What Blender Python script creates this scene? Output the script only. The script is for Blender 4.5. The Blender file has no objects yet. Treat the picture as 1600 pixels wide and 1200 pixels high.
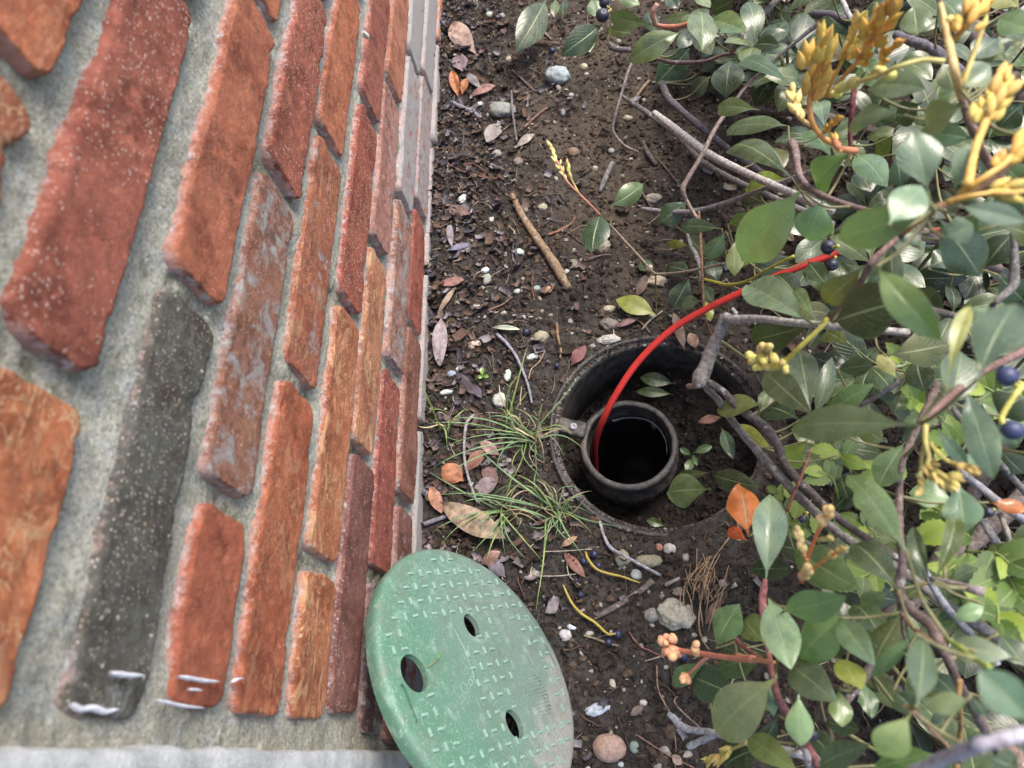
import bpy, math, random
import numpy as np
from mathutils import Vector, Matrix

random.seed(7)
RNG = np.random.default_rng(7)
SC = bpy.context.scene
COL = SC.collection

# ------------------------------------------------------------------ camera
D, H = 0.213, 0.7274          # distance to the wall face, eye height above the soil
CXP, CYP, FP = 800.0, 600.0, 1130.0
R = np.array([[0.98706448, -0.08876479, -0.13350853],
              [-0.01777504, -0.88819923, 0.45911455],
              [-0.15933538, -0.45080254, -0.87828771]])
CAM = np.array([D, 0.0, H])
cam_data = bpy.data.cameras.new('camera')
cam = bpy.data.objects.new('camera', cam_data)
COL.objects.link(cam)
m = Matrix.Identity(4)
for i in range(3):
    m[i][0] = R[i, 0]; m[i][1] = -R[i, 1]; m[i][2] = -R[i, 2]; m[i][3] = CAM[i]
cam.matrix_world = m
cam_data.sensor_width = 36.0
cam_data.lens = 36.0 * FP / 1600.0
cam_data.clip_start = 0.01
cam_data.clip_end = 200.0
cam_data.dof.use_dof = True
cam_data.dof.focus_distance = 0.72
cam_data.dof.aperture_fstop = 10.0
SC.camera = cam

# ------------------------------------------------------------------ light
SUN_EL, SUN_AZ = math.radians(62), math.radians(40)      # direction towards the sun
w = bpy.data.worlds.new('World'); SC.world = w; w.use_nodes = True
nt = w.node_tree; nt.nodes.clear()
sky = nt.nodes.new('ShaderNodeTexSky'); sky.sky_type = 'NISHITA'; sky.sun_disc = False
sky.sun_elevation = SUN_EL; sky.sun_rotation = math.pi / 2 - SUN_AZ
sky.air_density = 1.0; sky.dust_density = 3.0; sky.ozone_density = 1.0
bg = nt.nodes.new('ShaderNodeBackground'); bg.inputs['Strength'].default_value = 0.15
wo = nt.nodes.new('ShaderNodeOutputWorld')
nt.links.new(sky.outputs[0], bg.inputs[0]); nt.links.new(bg.outputs[0], wo.inputs[0])
sd = bpy.data.lights.new('sun', 'SUN'); sd.energy = 1.7; sd.angle = math.radians(25); sd.color = (1.0, 0.93, 0.82)
so = bpy.data.objects.new('sun', sd); COL.objects.link(so)
dirv = Vector((math.cos(SUN_EL) * math.cos(SUN_AZ), math.cos(SUN_EL) * math.sin(SUN_AZ), math.sin(SUN_EL)))
so.rotation_euler = dirv.to_track_quat('Z', 'Y').to_euler(); so.location = (0, 0, 3)
SC.view_settings.view_transform = 'Standard'; SC.view_settings.look = 'None'
SC.view_settings.gamma = 1.0; SC.view_settings.exposure = 1.38
SC.view_settings.use_curve_mapping = False
SC.cycles.use_denoising = True
SC.cycles.max_bounces = 6; SC.cycles.diffuse_bounces = 3; SC.cycles.glossy_bounces = 3

# ------------------------------------------------------------------ helpers
def sstep(a, b, x):
    t = np.clip((x - a) / (b - a), 0, 1)
    return t * t * (3 - 2 * t)

def _hash(ix, iy, iz, seed):
    h = (ix * 374761393 + iy * 668265263 + iz * 2147483647 + seed * 974634777) & 0xffffffff
    h = ((h ^ (h >> 13)) * 1274126177) & 0xffffffff
    h = ((h ^ (h >> 16)) * 2246822519) & 0xffffffff
    return ((h ^ (h >> 15)) & 0xffff) / 65535.0

def vnoise(p, seed=0):
    p = np.asarray(p, float)
    i = np.floor(p).astype(np.int64); f = p - i; f = f * f * (3 - 2 * f)
    r = 0
    for dx in (0, 1):
        wx = f[..., 0] if dx else 1 - f[..., 0]
        for dy in (0, 1):
            wy = f[..., 1] if dy else 1 - f[..., 1]
            for dz in (0, 1):
                wz = f[..., 2] if dz else 1 - f[..., 2]
                r = r + wx * wy * wz * _hash(i[..., 0] + dx, i[..., 1] + dy, i[..., 2] + dz, seed)
    return r * 2 - 1

def fbm(p, octs=4, seed=0, gain=0.5):
    a, s, r = 1.0, 0.0, 0
    p = np.asarray(p, float)
    for o in range(octs):
        r = r + a * vnoise(p, seed + o); s += a; a *= gain; p = p * 2.03 + 11.3
    return r / s

def col3(x, y, z=0.0):
    x, y, z = np.broadcast_arrays(x, y, z)
    return np.stack([x, y, z], -1)

def ray(u, v):
    return R @ np.array([u - CXP, v - CYP, FP])

def P(u, v, z=0.0):
    """world point seen in direction (u, v) at height z"""
    r = ray(u, v); t = (z - H) / r[2]
    return CAM + r * t

def depth_of(p):
    return float((R.T @ (np.asarray(p) - CAM))[2])

def proj(p):
    c = R.T @ (np.asarray(p) - CAM)
    return CXP + FP * c[0] / c[2], CYP + FP * c[1] / c[2]

def mesh_np(name, V, F, smooth=True, mats=(), mi=None, attrs=None):
    """V (n,3); F list/array of equal-length faces, or python list of lists"""
    me = bpy.data.meshes.new(name)
    V = np.asarray(V, np.float32)
    if isinstance(F, np.ndarray):
        k = F.shape[1]; nf = len(F)
        me.vertices.add(len(V)); me.vertices.foreach_set('co', V.ravel())
        me.loops.add(nf * k); me.loops.foreach_set('vertex_index', F.astype(np.int32).ravel())
        me.polygons.add(nf)
        me.polygons.foreach_set('loop_start', np.arange(0, nf * k, k, dtype=np.int32))
        me.polygons.foreach_set('loop_total', np.full(nf, k, np.int32))
        me.update(calc_edges=True)
    else:
        me.from_pydata([tuple(map(float, v)) for v in V], [], F); me.update()
    me.polygons.foreach_set('use_smooth', np.full(len(me.polygons), smooth))
    for mt in mats: me.materials.append(mt)
    if mi is not None: me.polygons.foreach_set('material_index', np.asarray(mi, np.int32))
    for k, a in (attrs or {}).items():
        at = me.attributes.new(k, 'FLOAT', 'POINT'); at.data.foreach_set('value', np.asarray(a, np.float32).ravel())
    me.validate()
    return me

def link(name, me, parent=None, loc=None):
    o = bpy.data.objects.new(name, me); COL.objects.link(o)
    if parent is not None: o.parent = parent
    if loc is not None: o.location = [float(c) for c in loc]
    return o

def tag(o, label=None, cat=None, group=None, kind=None):
    if label: o['label'] = label
    if cat: o['category'] = cat
    if group: o['group'] = group
    if kind: o['kind'] = kind
    return o

def thing(name, label, cat, loc=(0, 0, 0), group=None):
    o = bpy.data.objects.new(name, None); COL.objects.link(o)
    o.location = [float(c) for c in loc]; o.empty_display_size = 0.02
    return tag(o, label, cat, group)

def grid_faces(n, k, wrap=False):
    """quads over an n x k vertex grid, optionally wrapped in k"""
    i = np.arange(n - 1)[:, None]; kk = k if wrap else k - 1
    j = np.arange(kk)[None, :]; j2 = (j + 1) % k
    return np.stack([i * k + j, (i + 1) * k + j, (i + 1) * k + j2, i * k + j2], -1).reshape(-1, 4)

def catmull(pts, n=6):
    pts = np.asarray(pts, float)
    if len(pts) < 3:
        t = np.linspace(0, 1, n + 1)[:, None]; return pts[0] * (1 - t) + pts[-1] * t
    P0 = np.vstack([2 * pts[0] - pts[1], pts, 2 * pts[-1] - pts[-2]]); out = []
    for i in range(1, len(P0) - 2):
        a, b, c, d = P0[i - 1:i + 3]
        for t in np.linspace(0, 1, n, endpoint=False):
            out.append(0.5 * (2 * b + (c - a) * t + (2 * a - 5 * b + 4 * c - d) * t * t + (3 * b - a - 3 * c + d) * t ** 3))
    out.append(P0[-2]); return np.array(out)

def tube(pts, rad, sides=8, rough=0.0, seed=0, n=5, smooth_path=True, flat=1.0, flat_dir=None):
    """pts (k,3), rad (k,) -> V, F, tapered tube with closed ends"""
    pts = np.asarray(pts, float); rad = np.broadcast_to(np.asarray(rad, float), (len(pts),))
    q = np.c_[pts, rad]
    q = catmull(q, n) if smooth_path else q
    c, r = q[:, :3], np.maximum(q[:, 3], 1e-5)
    T = np.gradient(c, axis=0); T /= np.linalg.norm(T, axis=1)[:, None] + 1e-12
    up = np.array([0.31, 0.17, 0.93]) if flat_dir is None else np.asarray(flat_dir, float)
    A = np.cross(T, up); A /= np.linalg.norm(A, axis=1)[:, None] + 1e-12
    B = np.cross(T, A)
    th = np.linspace(0, 2 * np.pi, sides, endpoint=False)
    ring = c[:, None] + r[:, None, None] * (np.cos(th)[None, :, None] * A[:, None] + flat * np.sin(th)[None, :, None] * B[:, None])
    if rough:
        nz = fbm(ring / (r.mean() * 2.5), 3, seed)
        ring = ring + (ring - c[:, None]) * (nz[..., None] * rough)
    V = ring.reshape(-1, 3); F = grid_faces(len(c), sides, True)
    V = np.vstack([V, c[0], c[-1]]); n0 = len(V) - 2
    k = np.arange(sides); k2 = (k + 1) % sides
    base = (len(c) - 1) * sides
    F1 = np.stack([np.full(sides, n0), k, k2, k2], -1); F2 = np.stack([np.full(sides, n0 + 1), base + k2, base + k, base + k], -1)
    return V, [list(f) for f in F] + [list(f[:3]) for f in F1] + [list(f[:3]) for f in F2]

def join_vf(parts):
    V, F, o = [], [], 0
    for v, f in parts:
        V.append(v); F += [[i + o for i in q] for q in f]; o += len(v)
    return np.vstack(V), F

def lathe(prof, sides=96, noise=0.0, seed=0, scale=60):
    prof = np.asarray(prof, float); th = np.linspace(0, 2 * np.pi, sides, endpoint=False)
    V = np.stack([prof[:, 0, None] * np.cos(th), prof[:, 0, None] * np.sin(th), np.broadcast_to(prof[:, 1, None], (len(prof), sides))], -1)
    if noise:
        nz = fbm(V * scale, 3, seed)
        V = V + np.stack([np.cos(th) * nz, np.sin(th) * nz, nz * 0.5], -1) * noise
    return V.reshape(-1, 3), grid_faces(len(prof), sides, True)

def ico(sub):
    t = (1 + 5 ** .5) / 2
    V = [(-1, t, 0), (1, t, 0), (-1, -t, 0), (1, -t, 0), (0, -1, t), (0, 1, t), (0, -1, -t), (0, 1, -t), (t, 0, -1), (t, 0, 1), (-t, 0, -1), (-t, 0, 1)]
    F = [(0, 11, 5), (0, 5, 1), (0, 1, 7), (0, 7, 10), (0, 10, 11), (1, 5, 9), (5, 11, 4), (11, 10, 2), (10, 7, 6), (7, 1, 8), (3, 9, 4), (3, 4, 2), (3, 2, 6), (3, 6, 8), (3, 8, 9), (4, 9, 5), (2, 4, 11), (6, 2, 10), (8, 6, 7), (9, 8, 1)]
    V = [np.array(v, float) / np.linalg.norm(v) for v in V]
    for _ in range(sub):
        cache = {}; F2 = []
        def mid(a, b):
            k = (min(a, b), max(a, b))
            if k not in cache:
                mm = V[a] + V[b]; V.append(mm / np.linalg.norm(mm)); cache[k] = len(V) - 1
            return cache[k]
        for a, b, c in F:
            x, y, z = mid(a, b), mid(b, c), mid(c, a)
            F2 += [(a, x, z), (b, y, x), (c, z, y), (x, y, z)]
        F = F2
    return np.array(V), np.array(F)
ICO = {s: ico(s) for s in (0, 1, 2, 3, 4)}

# ------------------------------------------------------------------ materials
class NB:
    def __init__(s, name):
        s.m = bpy.data.materials.new(name); s.m.use_nodes = True; s.t = s.m.node_tree; s.t.nodes.clear()
        s.out = s.t.nodes.new('ShaderNodeOutputMaterial'); s.bsdf = s.t.nodes.new('ShaderNodeBsdfPrincipled')
        s.t.links.new(s.bsdf.outputs[0], s.out.inputs[0])
        s.tc = s.t.nodes.new('ShaderNodeTexCoord'); s.oi = s.t.nodes.new('ShaderNodeObjectInfo')
    def set(s, sock, val):
        if hasattr(val, 'links') or isinstance(val, bpy.types.NodeSocket): s.t.links.new(val, sock)
        else: sock.default_value = val
    def inp(s, **k):
        for a, v in k.items(): s.set(s.bsdf.inputs[a.replace('_', ' ')], v)
    def node(s, ty, ins=None, **props):
        n = s.t.nodes.new(ty)
        for a, v in props.items(): setattr(n, a, v)
        for a, v in (ins or {}).items(): s.set(n.inputs[a], v)
        return n
    def math(s, op, a, b=0.0, c=0.0, clamp=False):
        n = s.t.nodes.new('ShaderNodeMath'); n.operation = op; n.use_clamp = clamp
        s.set(n.inputs[0], a); s.set(n.inputs[1], b); s.set(n.inputs[2], c); return n.outputs[0]
    def vec(s, op, a, b=(0, 0, 0), scale=None):
        n = s.t.nodes.new('ShaderNodeVectorMath'); n.operation = op
        s.set(n.inputs[0], a); s.set(n.inputs[1], b)
        if scale is not None: s.set(n.inputs['Scale'], scale)
        return n.outputs[0]
    def noise(s, vec, scale, detail=3, rough=0.55, dist=0.0, out=0):
        n = s.node('ShaderNodeTexNoise', {'Vector': vec, 'Scale': scale, 'Detail': detail, 'Roughness': rough, 'Distortion': dist}); return n.outputs[out]
    def vor(s, vec, scale, out=0, feature='F1', rnd=1.0):
        n = s.node('ShaderNodeTexVoronoi', {'Vector': vec, 'Scale': scale, 'Randomness': rnd}, feature=feature); return n.outputs[out]
    def map(s, x, a, b, c=0.0, d=1.0):
        n = s.node('ShaderNodeMapRange', {0: x, 1: a, 2: b, 3: c, 4: d}, interpolation_type='SMOOTHSTEP'); return n.outputs[0]
    def mix(s, f, a, b, mode='MIX'):
        n = s.t.nodes.new('ShaderNodeMix'); n.data_type = 'RGBA'; n.blend_type = mode
        s.set(n.inputs[0], f); s.set(n.inputs[6], a if not isinstance(a, tuple) else (*a, 1)[:4]); s.set(n.inputs[7], b if not isinstance(b, tuple) else (*b, 1)[:4])
        return n.outputs[2]
    def attr(s, name, obj=True):
        n = s.node('ShaderNodeAttribute', attribute_type='OBJECT' if obj else 'GEOMETRY', attribute_name=name); return n.outputs['Fac']
    def bump(s, h, strength=0.5, dist=0.001, normal=None):
        n = s.node('ShaderNodeBump', {'Strength': strength, 'Distance': dist, 'Height': h})
        if normal is not None: s.set(n.inputs['Normal'], normal)
        s.t.links.new(n.outputs[0], s.bsdf.inputs['Normal']); return n.outputs[0]
    def coords(s, rnd=True):
        c = s.tc.outputs['Object']
        if rnd:
            o = s.math('MULTIPLY', s.oi.outputs['Random'], 37.0)
            cb = s.node('ShaderNodeCombineXYZ', {0: o, 1: s.math('MULTIPLY', o, 1.7), 2: 0.0}).outputs[0]
            c = s.vec('ADD', c, cb)
        return c

def mat_brick():
    b = NB('brick clay'); c = b.coords()
    base = b.oi.outputs['Color']
    big = b.noise(c, 28, 4, .6); mid = b.noise(c, 120, 4, .6)
    col = b.mix(b.map(big, .35, .7), base, b.mix(1.0, base, (.50, .40, .36), 'MULTIPLY'))
    col = b.mix(b.map(mid, .45, .70, 0, .6), col, b.mix(1.0, base, (1.5, 1.5, 1.4), 'MULTIPLY'))
    fn = b.noise(c, 750, 4, .75)
    col = b.mix(b.map(fn, .52, .68, 0, .55), col, b.mix(1.0, base, (.35, .30, .30), 'MULTIPLY'))
    col = b.mix(b.map(b.noise(c, 330, 4, .8), .56, .70, 0, .50), col, b.mix(.5, base, (.60, .42, .34)))
    # dark burnt patches
    col = b.mix(b.math('MULTIPLY', b.map(b.noise(c, 45, 5, .7), .58, .72), b.attr('burnt')), col, (.03, .022, .02))
    # cream swirls and streaks in the clay
    st = b.node('ShaderNodeMapping', {'Vector': c, 'Scale': (1, .45, 1.3), 'Rotation': (.35, 0, 0)}).outputs[0]
    sw = b.noise(st, 62, 3, .55, 2.6)
    ln = b.map(b.math('ABSOLUTE', b.math('SUBTRACT', sw, .5)), 0.0, .030, 1, 0)
    ln = b.math('MULTIPLY', ln, b.map(b.noise(c, 22, 2), .42, .56))
    pt = b.map(b.noise(st, 26, 4, .6, 2.0), .56, .64)
    col = b.mix(b.math('MULTIPLY', b.math('MAXIMUM', ln, b.math('MULTIPLY', pt, .55)), b.attr('swirl')), col, (.62, .40, .22))
    # pale specks of grit
    cs = b.node('ShaderNodeMapping', {'Vector': c, 'Scale': (1, .8, 1.0)}).outputs[0]
    v = b.node('ShaderNodeTexVoronoi', {'Vector': cs, 'Scale': 560, 'Randomness': 1.0})
    cut = b.math('MULTIPLY', b.node('ShaderNodeSeparateColor', {0: v.outputs['Color']}).outputs[0], .50)
    cut = b.math('SUBTRACT', cut, .12)
    sp = b.map(b.math('SUBTRACT', v.outputs['Distance'], cut), -.03, .03, 1, 0)
    spc = b.mix(b.node('ShaderNodeSeparateColor', {0: v.outputs['Color']}).outputs[1], (.72, .66, .62), (.62, .42, .25))
    col = b.mix(b.math('MULTIPLY', sp, b.attr('specks')), col, spc)
    v2 = b.node('ShaderNodeTexVoronoi', {'Vector': b.vec('ADD', c, b.vec('SCALE', b.noise(c, 300, 2, out=1), scale=.003)), 'Scale': 210, 'Randomness': 1.0})
    cut2 = b.math('SUBTRACT', b.math('MULTIPLY', b.node('ShaderNodeSeparateColor', {0: v2.outputs['Color']}).outputs[0], .75), .56)
    sp2 = b.map(b.math('SUBTRACT', v2.outputs['Distance'], cut2), -.02, .02, 1, 0)
    col = b.mix(b.math('MULTIPLY', sp2, b.attr('specks')), col, (.75, .68, .6))
    dk = b.map(b.vor(c, 260), .10, .16, 1, 0)
    col = b.mix(b.math('MULTIPLY', dk, b.map(b.noise(c, 90, 2), .5, .7, 0, .7)), col, (.06, .03, .022))
    # mortar smear over the face
    sm = b.map(b.math('ADD', b.noise(c, 55, 6, .72, .5), b.math('MULTIPLY', b.attr('smear'), .35)), .66, .82)
    gr = b.mix(b.noise(c, 500, 2), (.24, .24, .235), (.43, .43, .42))
    col = b.mix(b.math('MULTIPLY', sm, .85), col, gr)
    # sandy arrises
    rim = b.attr('rim', False)
    rr = b.math('MULTIPLY', b.map(b.math('ADD', rim, b.math('MULTIPLY', b.math('SUBTRACT', b.noise(c, 240, 5, .75), .5), 1.0)), .38, .66), .74)
    rc = b.mix(b.map(b.noise(c, 90, 5, .7), .46, .60), b.mix(.66, base, (.60, .40, .35)), b.mix(b.map(b.noise(c, 160, 3), .4, .6), (.20, .17, .19), (.52, .52, .52)))
    col = b.mix(rr, col, rc)
    b.inp(Base_Color=col, Roughness=b.map(b.noise(c, 200, 2), .3, .7, .62, .85))
    b.bsdf.inputs['Specular IOR Level'].default_value = .35
    h = b.math('ADD', b.math('MULTIPLY', b.noise(c, 380, 6, .78), 1.5), b.math('MULTIPLY', b.noise(c, 60, 3), .5))
    h = b.math('ADD', h, b.math('MULTIPLY', sp, .15)); h = b.math('SUBTRACT', h, b.math('MULTIPLY', dk, .3))
    b.bump(h, 1.0, .0017)
    return b.m

def mat_mortar():
    b = NB('sandy mortar'); c = b.tc.outputs['Object']
    n1 = b.noise(c, 18, 4, .6); n2 = b.noise(c, 800, 3, .7); n3 = b.noise(c, 70, 5, .65)
    col = b.mix(b.map(n1, .3, .7), (.44, .425, .345), (.63, .61, .52))
    col = b.mix(b.map(n3, .52, .68, 0, .75), col, (.56, .60, .60))
    col = b.mix(b.map(n2, .52, .72, 0, .6), col, (.66, .66, .60))
    col = b.mix(b.map(b.noise(c, 520, 4, .8), .56, .66, 0, .75), col, (.10, .11, .08))
    moss = b.attr('deep', False)
    col = b.mix(b.math('MULTIPLY', b.map(b.noise(c, 95, 4, .7), .46, .60), b.math('ADD', b.math('MULTIPLY', moss, .85), .12)), col, (.13, .15, .085))
    b.inp(Base_Color=b.mix(b.map(b.noise(c, 420, 5, .85), .42, .60, 0, .60), col, (.17, .165, .125)), Roughness=.93)
    b.bsdf.inputs['Specular IOR Level'].default_value = .2
    b.bump(b.math('ADD', n2, b.math('MULTIPLY', b.noise(c, 260, 5, .75), 1.6)), 1.0, .0026)
    return b.m

def mat_concrete():
    b = NB('pale concrete'); c = b.tc.outputs['Object']
    col = b.mix(b.map(b.noise(c, 60, 4, .6), .35, .7), (.34, .35, .345), (.50, .51, .51))
    col = b.mix(b.map(b.noise(c, 900, 3, .7), .5, .7, 0, .6), col, (.72, .73, .72))
    col = b.mix(b.map(b.noise(c, 500, 3, .7), .58, .68, 0, .5), col, (.2, .2, .19))
    b.inp(Base_Color=col, Roughness=.9); b.bump(b.noise(c, 420, 5, .75), .9, .0016); return b.m

def mat_soil():
    b = NB('dark garden soil'); c = b.tc.outputs['Object']
    n1 = b.noise(c, 9, 4, .6); n2 = b.noise(c, 130, 5, .7); n3 = b.noise(c, 900, 3, .7)
    tan = b.attr('tan', False)
    col = b.mix(b.map(n2, .35, .65), (.015, .014, .0135), (.060, .054, .050))
    col = b.mix(b.math('MULTIPLY', tan, b.map(n1, .25, .6, .35, 1)), col, b.mix(n2, (.062, .046, .034), (.135, .104, .078)))
    col = b.mix(b.map(n3, .6, .72, 0, .7), col, (.22, .18, .14))
    b.inp(Base_Color=col, Roughness=.95); b.bsdf.inputs['Specular IOR Level'].default_value = .15
    b.bump(b.math('ADD', b.math('MULTIPLY', n3, .6), n2), .9, .0025)
    return b.m

def mat_simple(name, c1, c2, rough=.8, scale=200, bump=.4, bd=.001, spec=.3, rnd=True, detail=4):
    b = NB(name); c = b.coords(rnd)
    n = b.noise(c, scale, detail, .65)
    b.inp(Base_Color=b.mix(b.map(n, .3, .7), c1, c2), Roughness=rough); b.bsdf.inputs['Specular IOR Level'].default_value = spec
    if bump: b.bump(n, bump, bd)
    return b.m

def mat_objcol(name, var=.35, rough=.8, scale=150, spec=.3, bump=.4, bd=.0008, speck=None):
    """colour comes from the object's own colour, varied by noise"""
    b = NB(name); c = b.coords(); base = b.oi.outputs['Color']
    n = b.noise(c, scale, 5, .68)
    col = b.mix(b.map(n, .3, .7), b.mix(1.0, base, (1 - var, 1 - var, 1 - var), 'MULTIPLY'), b.mix(1.0, base, (1 + var, 1 + var, 1 + var), 'MULTIPLY'))
    if speck: col = b.mix(b.map(b.noise(c, scale * 3, 3, .7), .58, .68, 0, .7), col, speck)
    b.inp(Base_Color=col, Roughness=rough); b.bsdf.inputs['Specular IOR Level'].default_value = spec
    b.bump(n, bump, bd); return b.m

def mat_leaf():
    b = NB('leathery leaf'); c = b.coords()
    base = b.oi.outputs['Color']
    uv = b.node('ShaderNodeUVMap', uv_map='uv').outputs[0]
    sx = b.node('ShaderNodeSeparateXYZ', {0: uv}); s_, t_ = sx.outputs[0], sx.outputs[1]
    a = b.math('ABSOLUTE', b.math('SUBTRACT', s_, .5))           # 0 at the midrib, .5 at the margin
    n1 = b.noise(c, 90, 4, .6); n2 = b.noise(c, 30, 3, .6)
    col = b.mix(b.map(n1, .3, .7), b.mix(1.0, base, (.78, .80, .80), 'MULTIPLY'), b.mix(1.0, base, (1.25, 1.2, 1.2), 'MULTIPLY'))
    col = b.mix(b.math('MULTIPLY', b.map(n2, .55, .72), b.attr('blotch')), col, (.30, .33, .10))
    # underside
    geo = b.node('ShaderNodeNewGeometry')
    under = b.mix(1.0, b.mix(.45, base, (.16, .19, .07)), (1.05, 1.0, .9), 'MULTIPLY')
    col = b.mix(geo.outputs['Backfacing'], col, under)
    # side veins, a faint net
    sv = b.math('FRACT', b.math('ADD', b.math('MULTIPLY', t_, 9.0), b.math('MULTIPLY', a, -7.0)))
    svl = b.map(b.math('ABSOLUTE', b.math('SUBTRACT', sv, .5)), 0, .07, 1, 0)
    net = b.map(b.vor(c, 520, feature='DISTANCE_TO_EDGE'), 0, .06, 1, 0)
    col = b.mix(b.math('MULTIPLY', svl, .16), col, (.24, .30, .14))
    col = b.mix(b.math('MULTIPLY', net, .10), col, (.22, .28, .13))
    wm = b.math('SUBTRACT', .034, b.math('MULTIPLY', t_, .018))
    mid = b.map(b.math('DIVIDE', a, wm), .5, 1.2, 1, 0)
    col = b.mix(b.math('MULTIPLY', mid, .75), col, (.30, .36, .17))
    edge = b.map(a, .482, .5, 0, .55)
    col = b.mix(edge, col, (.26, .30, .13))
    # dust spots and little brown marks
    ds = b.map(b.noise(c, 700, 2, .7), .68, .74, 0, .6)
    col = b.mix(ds, col, (.5, .52, .5))
    col = b.mix(b.map(b.noise(c, 160, 3, .75), .73, .77, 0, .8), col, (.09, .06, .03))
    b.inp(Base_Color=col, Roughness=b.math('ADD', b.map(n1, .3, .7, .20, .38), b.math('MULTIPLY', geo.outputs['Backfacing'], .25)))
    b.bsdf.inputs['Specular IOR Level'].default_value = .58
    h = b.math('ADD', b.math('MULTIPLY', svl, .5), b.math('ADD', b.math('MULTIPLY', mid, -.9), b.math('MULTIPLY', n1, .8)))
    b.bump(h, .45, .0008)
    tr = b.node('ShaderNodeBsdfTranslucent', {'Color': b.mix(1.0, base, (1.9, 2.2, .6), 'MULTIPLY')})
    ms = b.node('ShaderNodeMixShader', {0: .18, 1: b.bsdf.outputs[0], 2: tr.outputs[0]})
    b.t.links.new(ms.outputs[0], b.out.inputs[0])
    return b.m

def mat_deadleaf():
    b = NB('dry dead leaf'); c = b.coords(); base = b.oi.outputs['Color']
    uv = b.node('ShaderNodeUVMap', uv_map='uv').outputs[0]
    sx = b.node('ShaderNodeSeparateXYZ', {0: uv}); a = b.math('ABSOLUTE', b.math('SUBTRACT', sx.outputs[0], .5))
    n1 = b.noise(c, 110, 5, .65)
    col = b.mix(b.map(n1, .3, .7), b.mix(1.0, base, (.55, .5, .48), 'MULTIPLY'), b.mix(1.0, base, (1.4, 1.35, 1.3), 'MULTIPLY'))
    col = b.mix(b.map(b.noise(c, 260, 3, .7), .6, .7, 0, .6), col, (.05, .035, .025))
    col = b.mix(b.map(a, 0, .03, .55, 0), col, (.16, .10, .07))
    b.inp(Base_Color=col, Roughness=.62); b.bsdf.inputs['Specular IOR Level'].default_value = .4
    b.bump(n1, .6, .0012); return b.m

def mat_bark():
    b = NB('grey twig bark'); c = b.coords(); base = b.oi.outputs['Color']
    n = b.noise(c, 260, 5, .75); n2 = b.noise(c, 700, 3, .7)
    col = b.mix(b.map(n, .3, .7), b.mix(1.0, base, (.45, .42, .40), 'MULTIPLY'), b.mix(1.0, base, (1.35, 1.35, 1.35), 'MULTIPLY'))
    col = b.mix(b.map(n2, .60, .70, 0, .8), col, (.03, .025, .022))
    col = b.mix(b.map(b.noise(c, 120, 4, .7), .60, .70, 0, .55), col, (.52, .52, .5))
    b.inp(Base_Color=col, Roughness=.85); b.bsdf.inputs['Specular IOR Level'].default_value = .25
    b.bump(b.math('ADD', n, b.math('MULTIPLY', n2, .6)), .8, .0012); return b.m

def mat_lid():
    b = NB('weathered green plastic'); c = b.tc.outputs['Object']
    n1 = b.noise(c, 14, 4, .6); n2 = b.noise(c, 520, 3, .7); n3 = b.noise(c, 60, 5, .7)
    sx = b.node('ShaderNodeSeparateXYZ', {0: c})
    g = b.map(b.math('ADD', b.math('MULTIPLY', sx.outputs[1], 5.0), b.math('MULTIPLY', n1, 1.0)), .1, 1.0)   # faded low side, greener high side
    col = b.mix(g, (.130, .185, .160), (.070, .165, .110))
    col = b.mix(b.map(n3, .5, .75, 0, .5), col, (.30, .40, .35))
    low = b.map(b.math('ADD', b.math('MULTIPLY', b.math('ADD', sx.outputs[0], b.math('MULTIPLY', sx.outputs[1], .9)), -9.0), n3), 1.15, 1.6, 0, .8)
    col = b.mix(low, col, b.mix(n2, (.20, .18, .16), (.34, .33, .30)))
    col = b.mix(b.map(n2, .55, .7, 0, .35), col, (.42, .55, .47))
    col = b.mix(b.map(b.noise(c, 330, 4, .75), .60, .70, 0, .5), col, (.05, .12, .08))
    col = b.mix(b.map(b.noise(c, 26, 6, .74), .44, .66, 0, .55), col, (.12, .135, .11))
    scr = b.node('ShaderNodeMapping', {'Vector': c, 'Scale': (60, 900, 60), 'Rotation': (0, 0, .5)}).outputs[0]
    col = b.mix(b.map(b.noise(scr, 1.0, 2, .5), .66, .72, 0, .35), col, (.5, .62, .55))
    b.inp(Base_Color=col, Roughness=b.map(n3, .3, .7, .42, .62)); b.bsdf.inputs['Specular IOR Level'].default_value = .4
    b.bump(b.math('ADD', b.math('MULTIPLY', n2, .5), n3), .35, .0007)
    return b.m

def mat_blackplastic():
    b = NB('dirty black plastic'); c = b.tc.outputs['Object']
    n = b.noise(c, 70, 5, .7); n2 = b.noise(c, 420, 4, .75)
    col = b.mix(b.map(n, .35, .65), (.010, .010, .011), (.050, .048, .047))
    col = b.mix(b.map(n2, .55, .68, 0, .7), col, (.13, .115, .10))
    col = b.mix(b.map(b.noise(c, 48, 6, .75), .47, .60, 0, .85), col, b.mix(b.noise(c, 300, 3), (.045, .035, .028), (.13, .105, .085)))
    b.inp(Base_Color=col, Roughness=b.map(n2, .35, .6, .38, .8)); b.bsdf.inputs['Specular IOR Level'].default_value = .5
    b.bump(b.math('ADD', n2, n), .6, .001); return b.m

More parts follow.
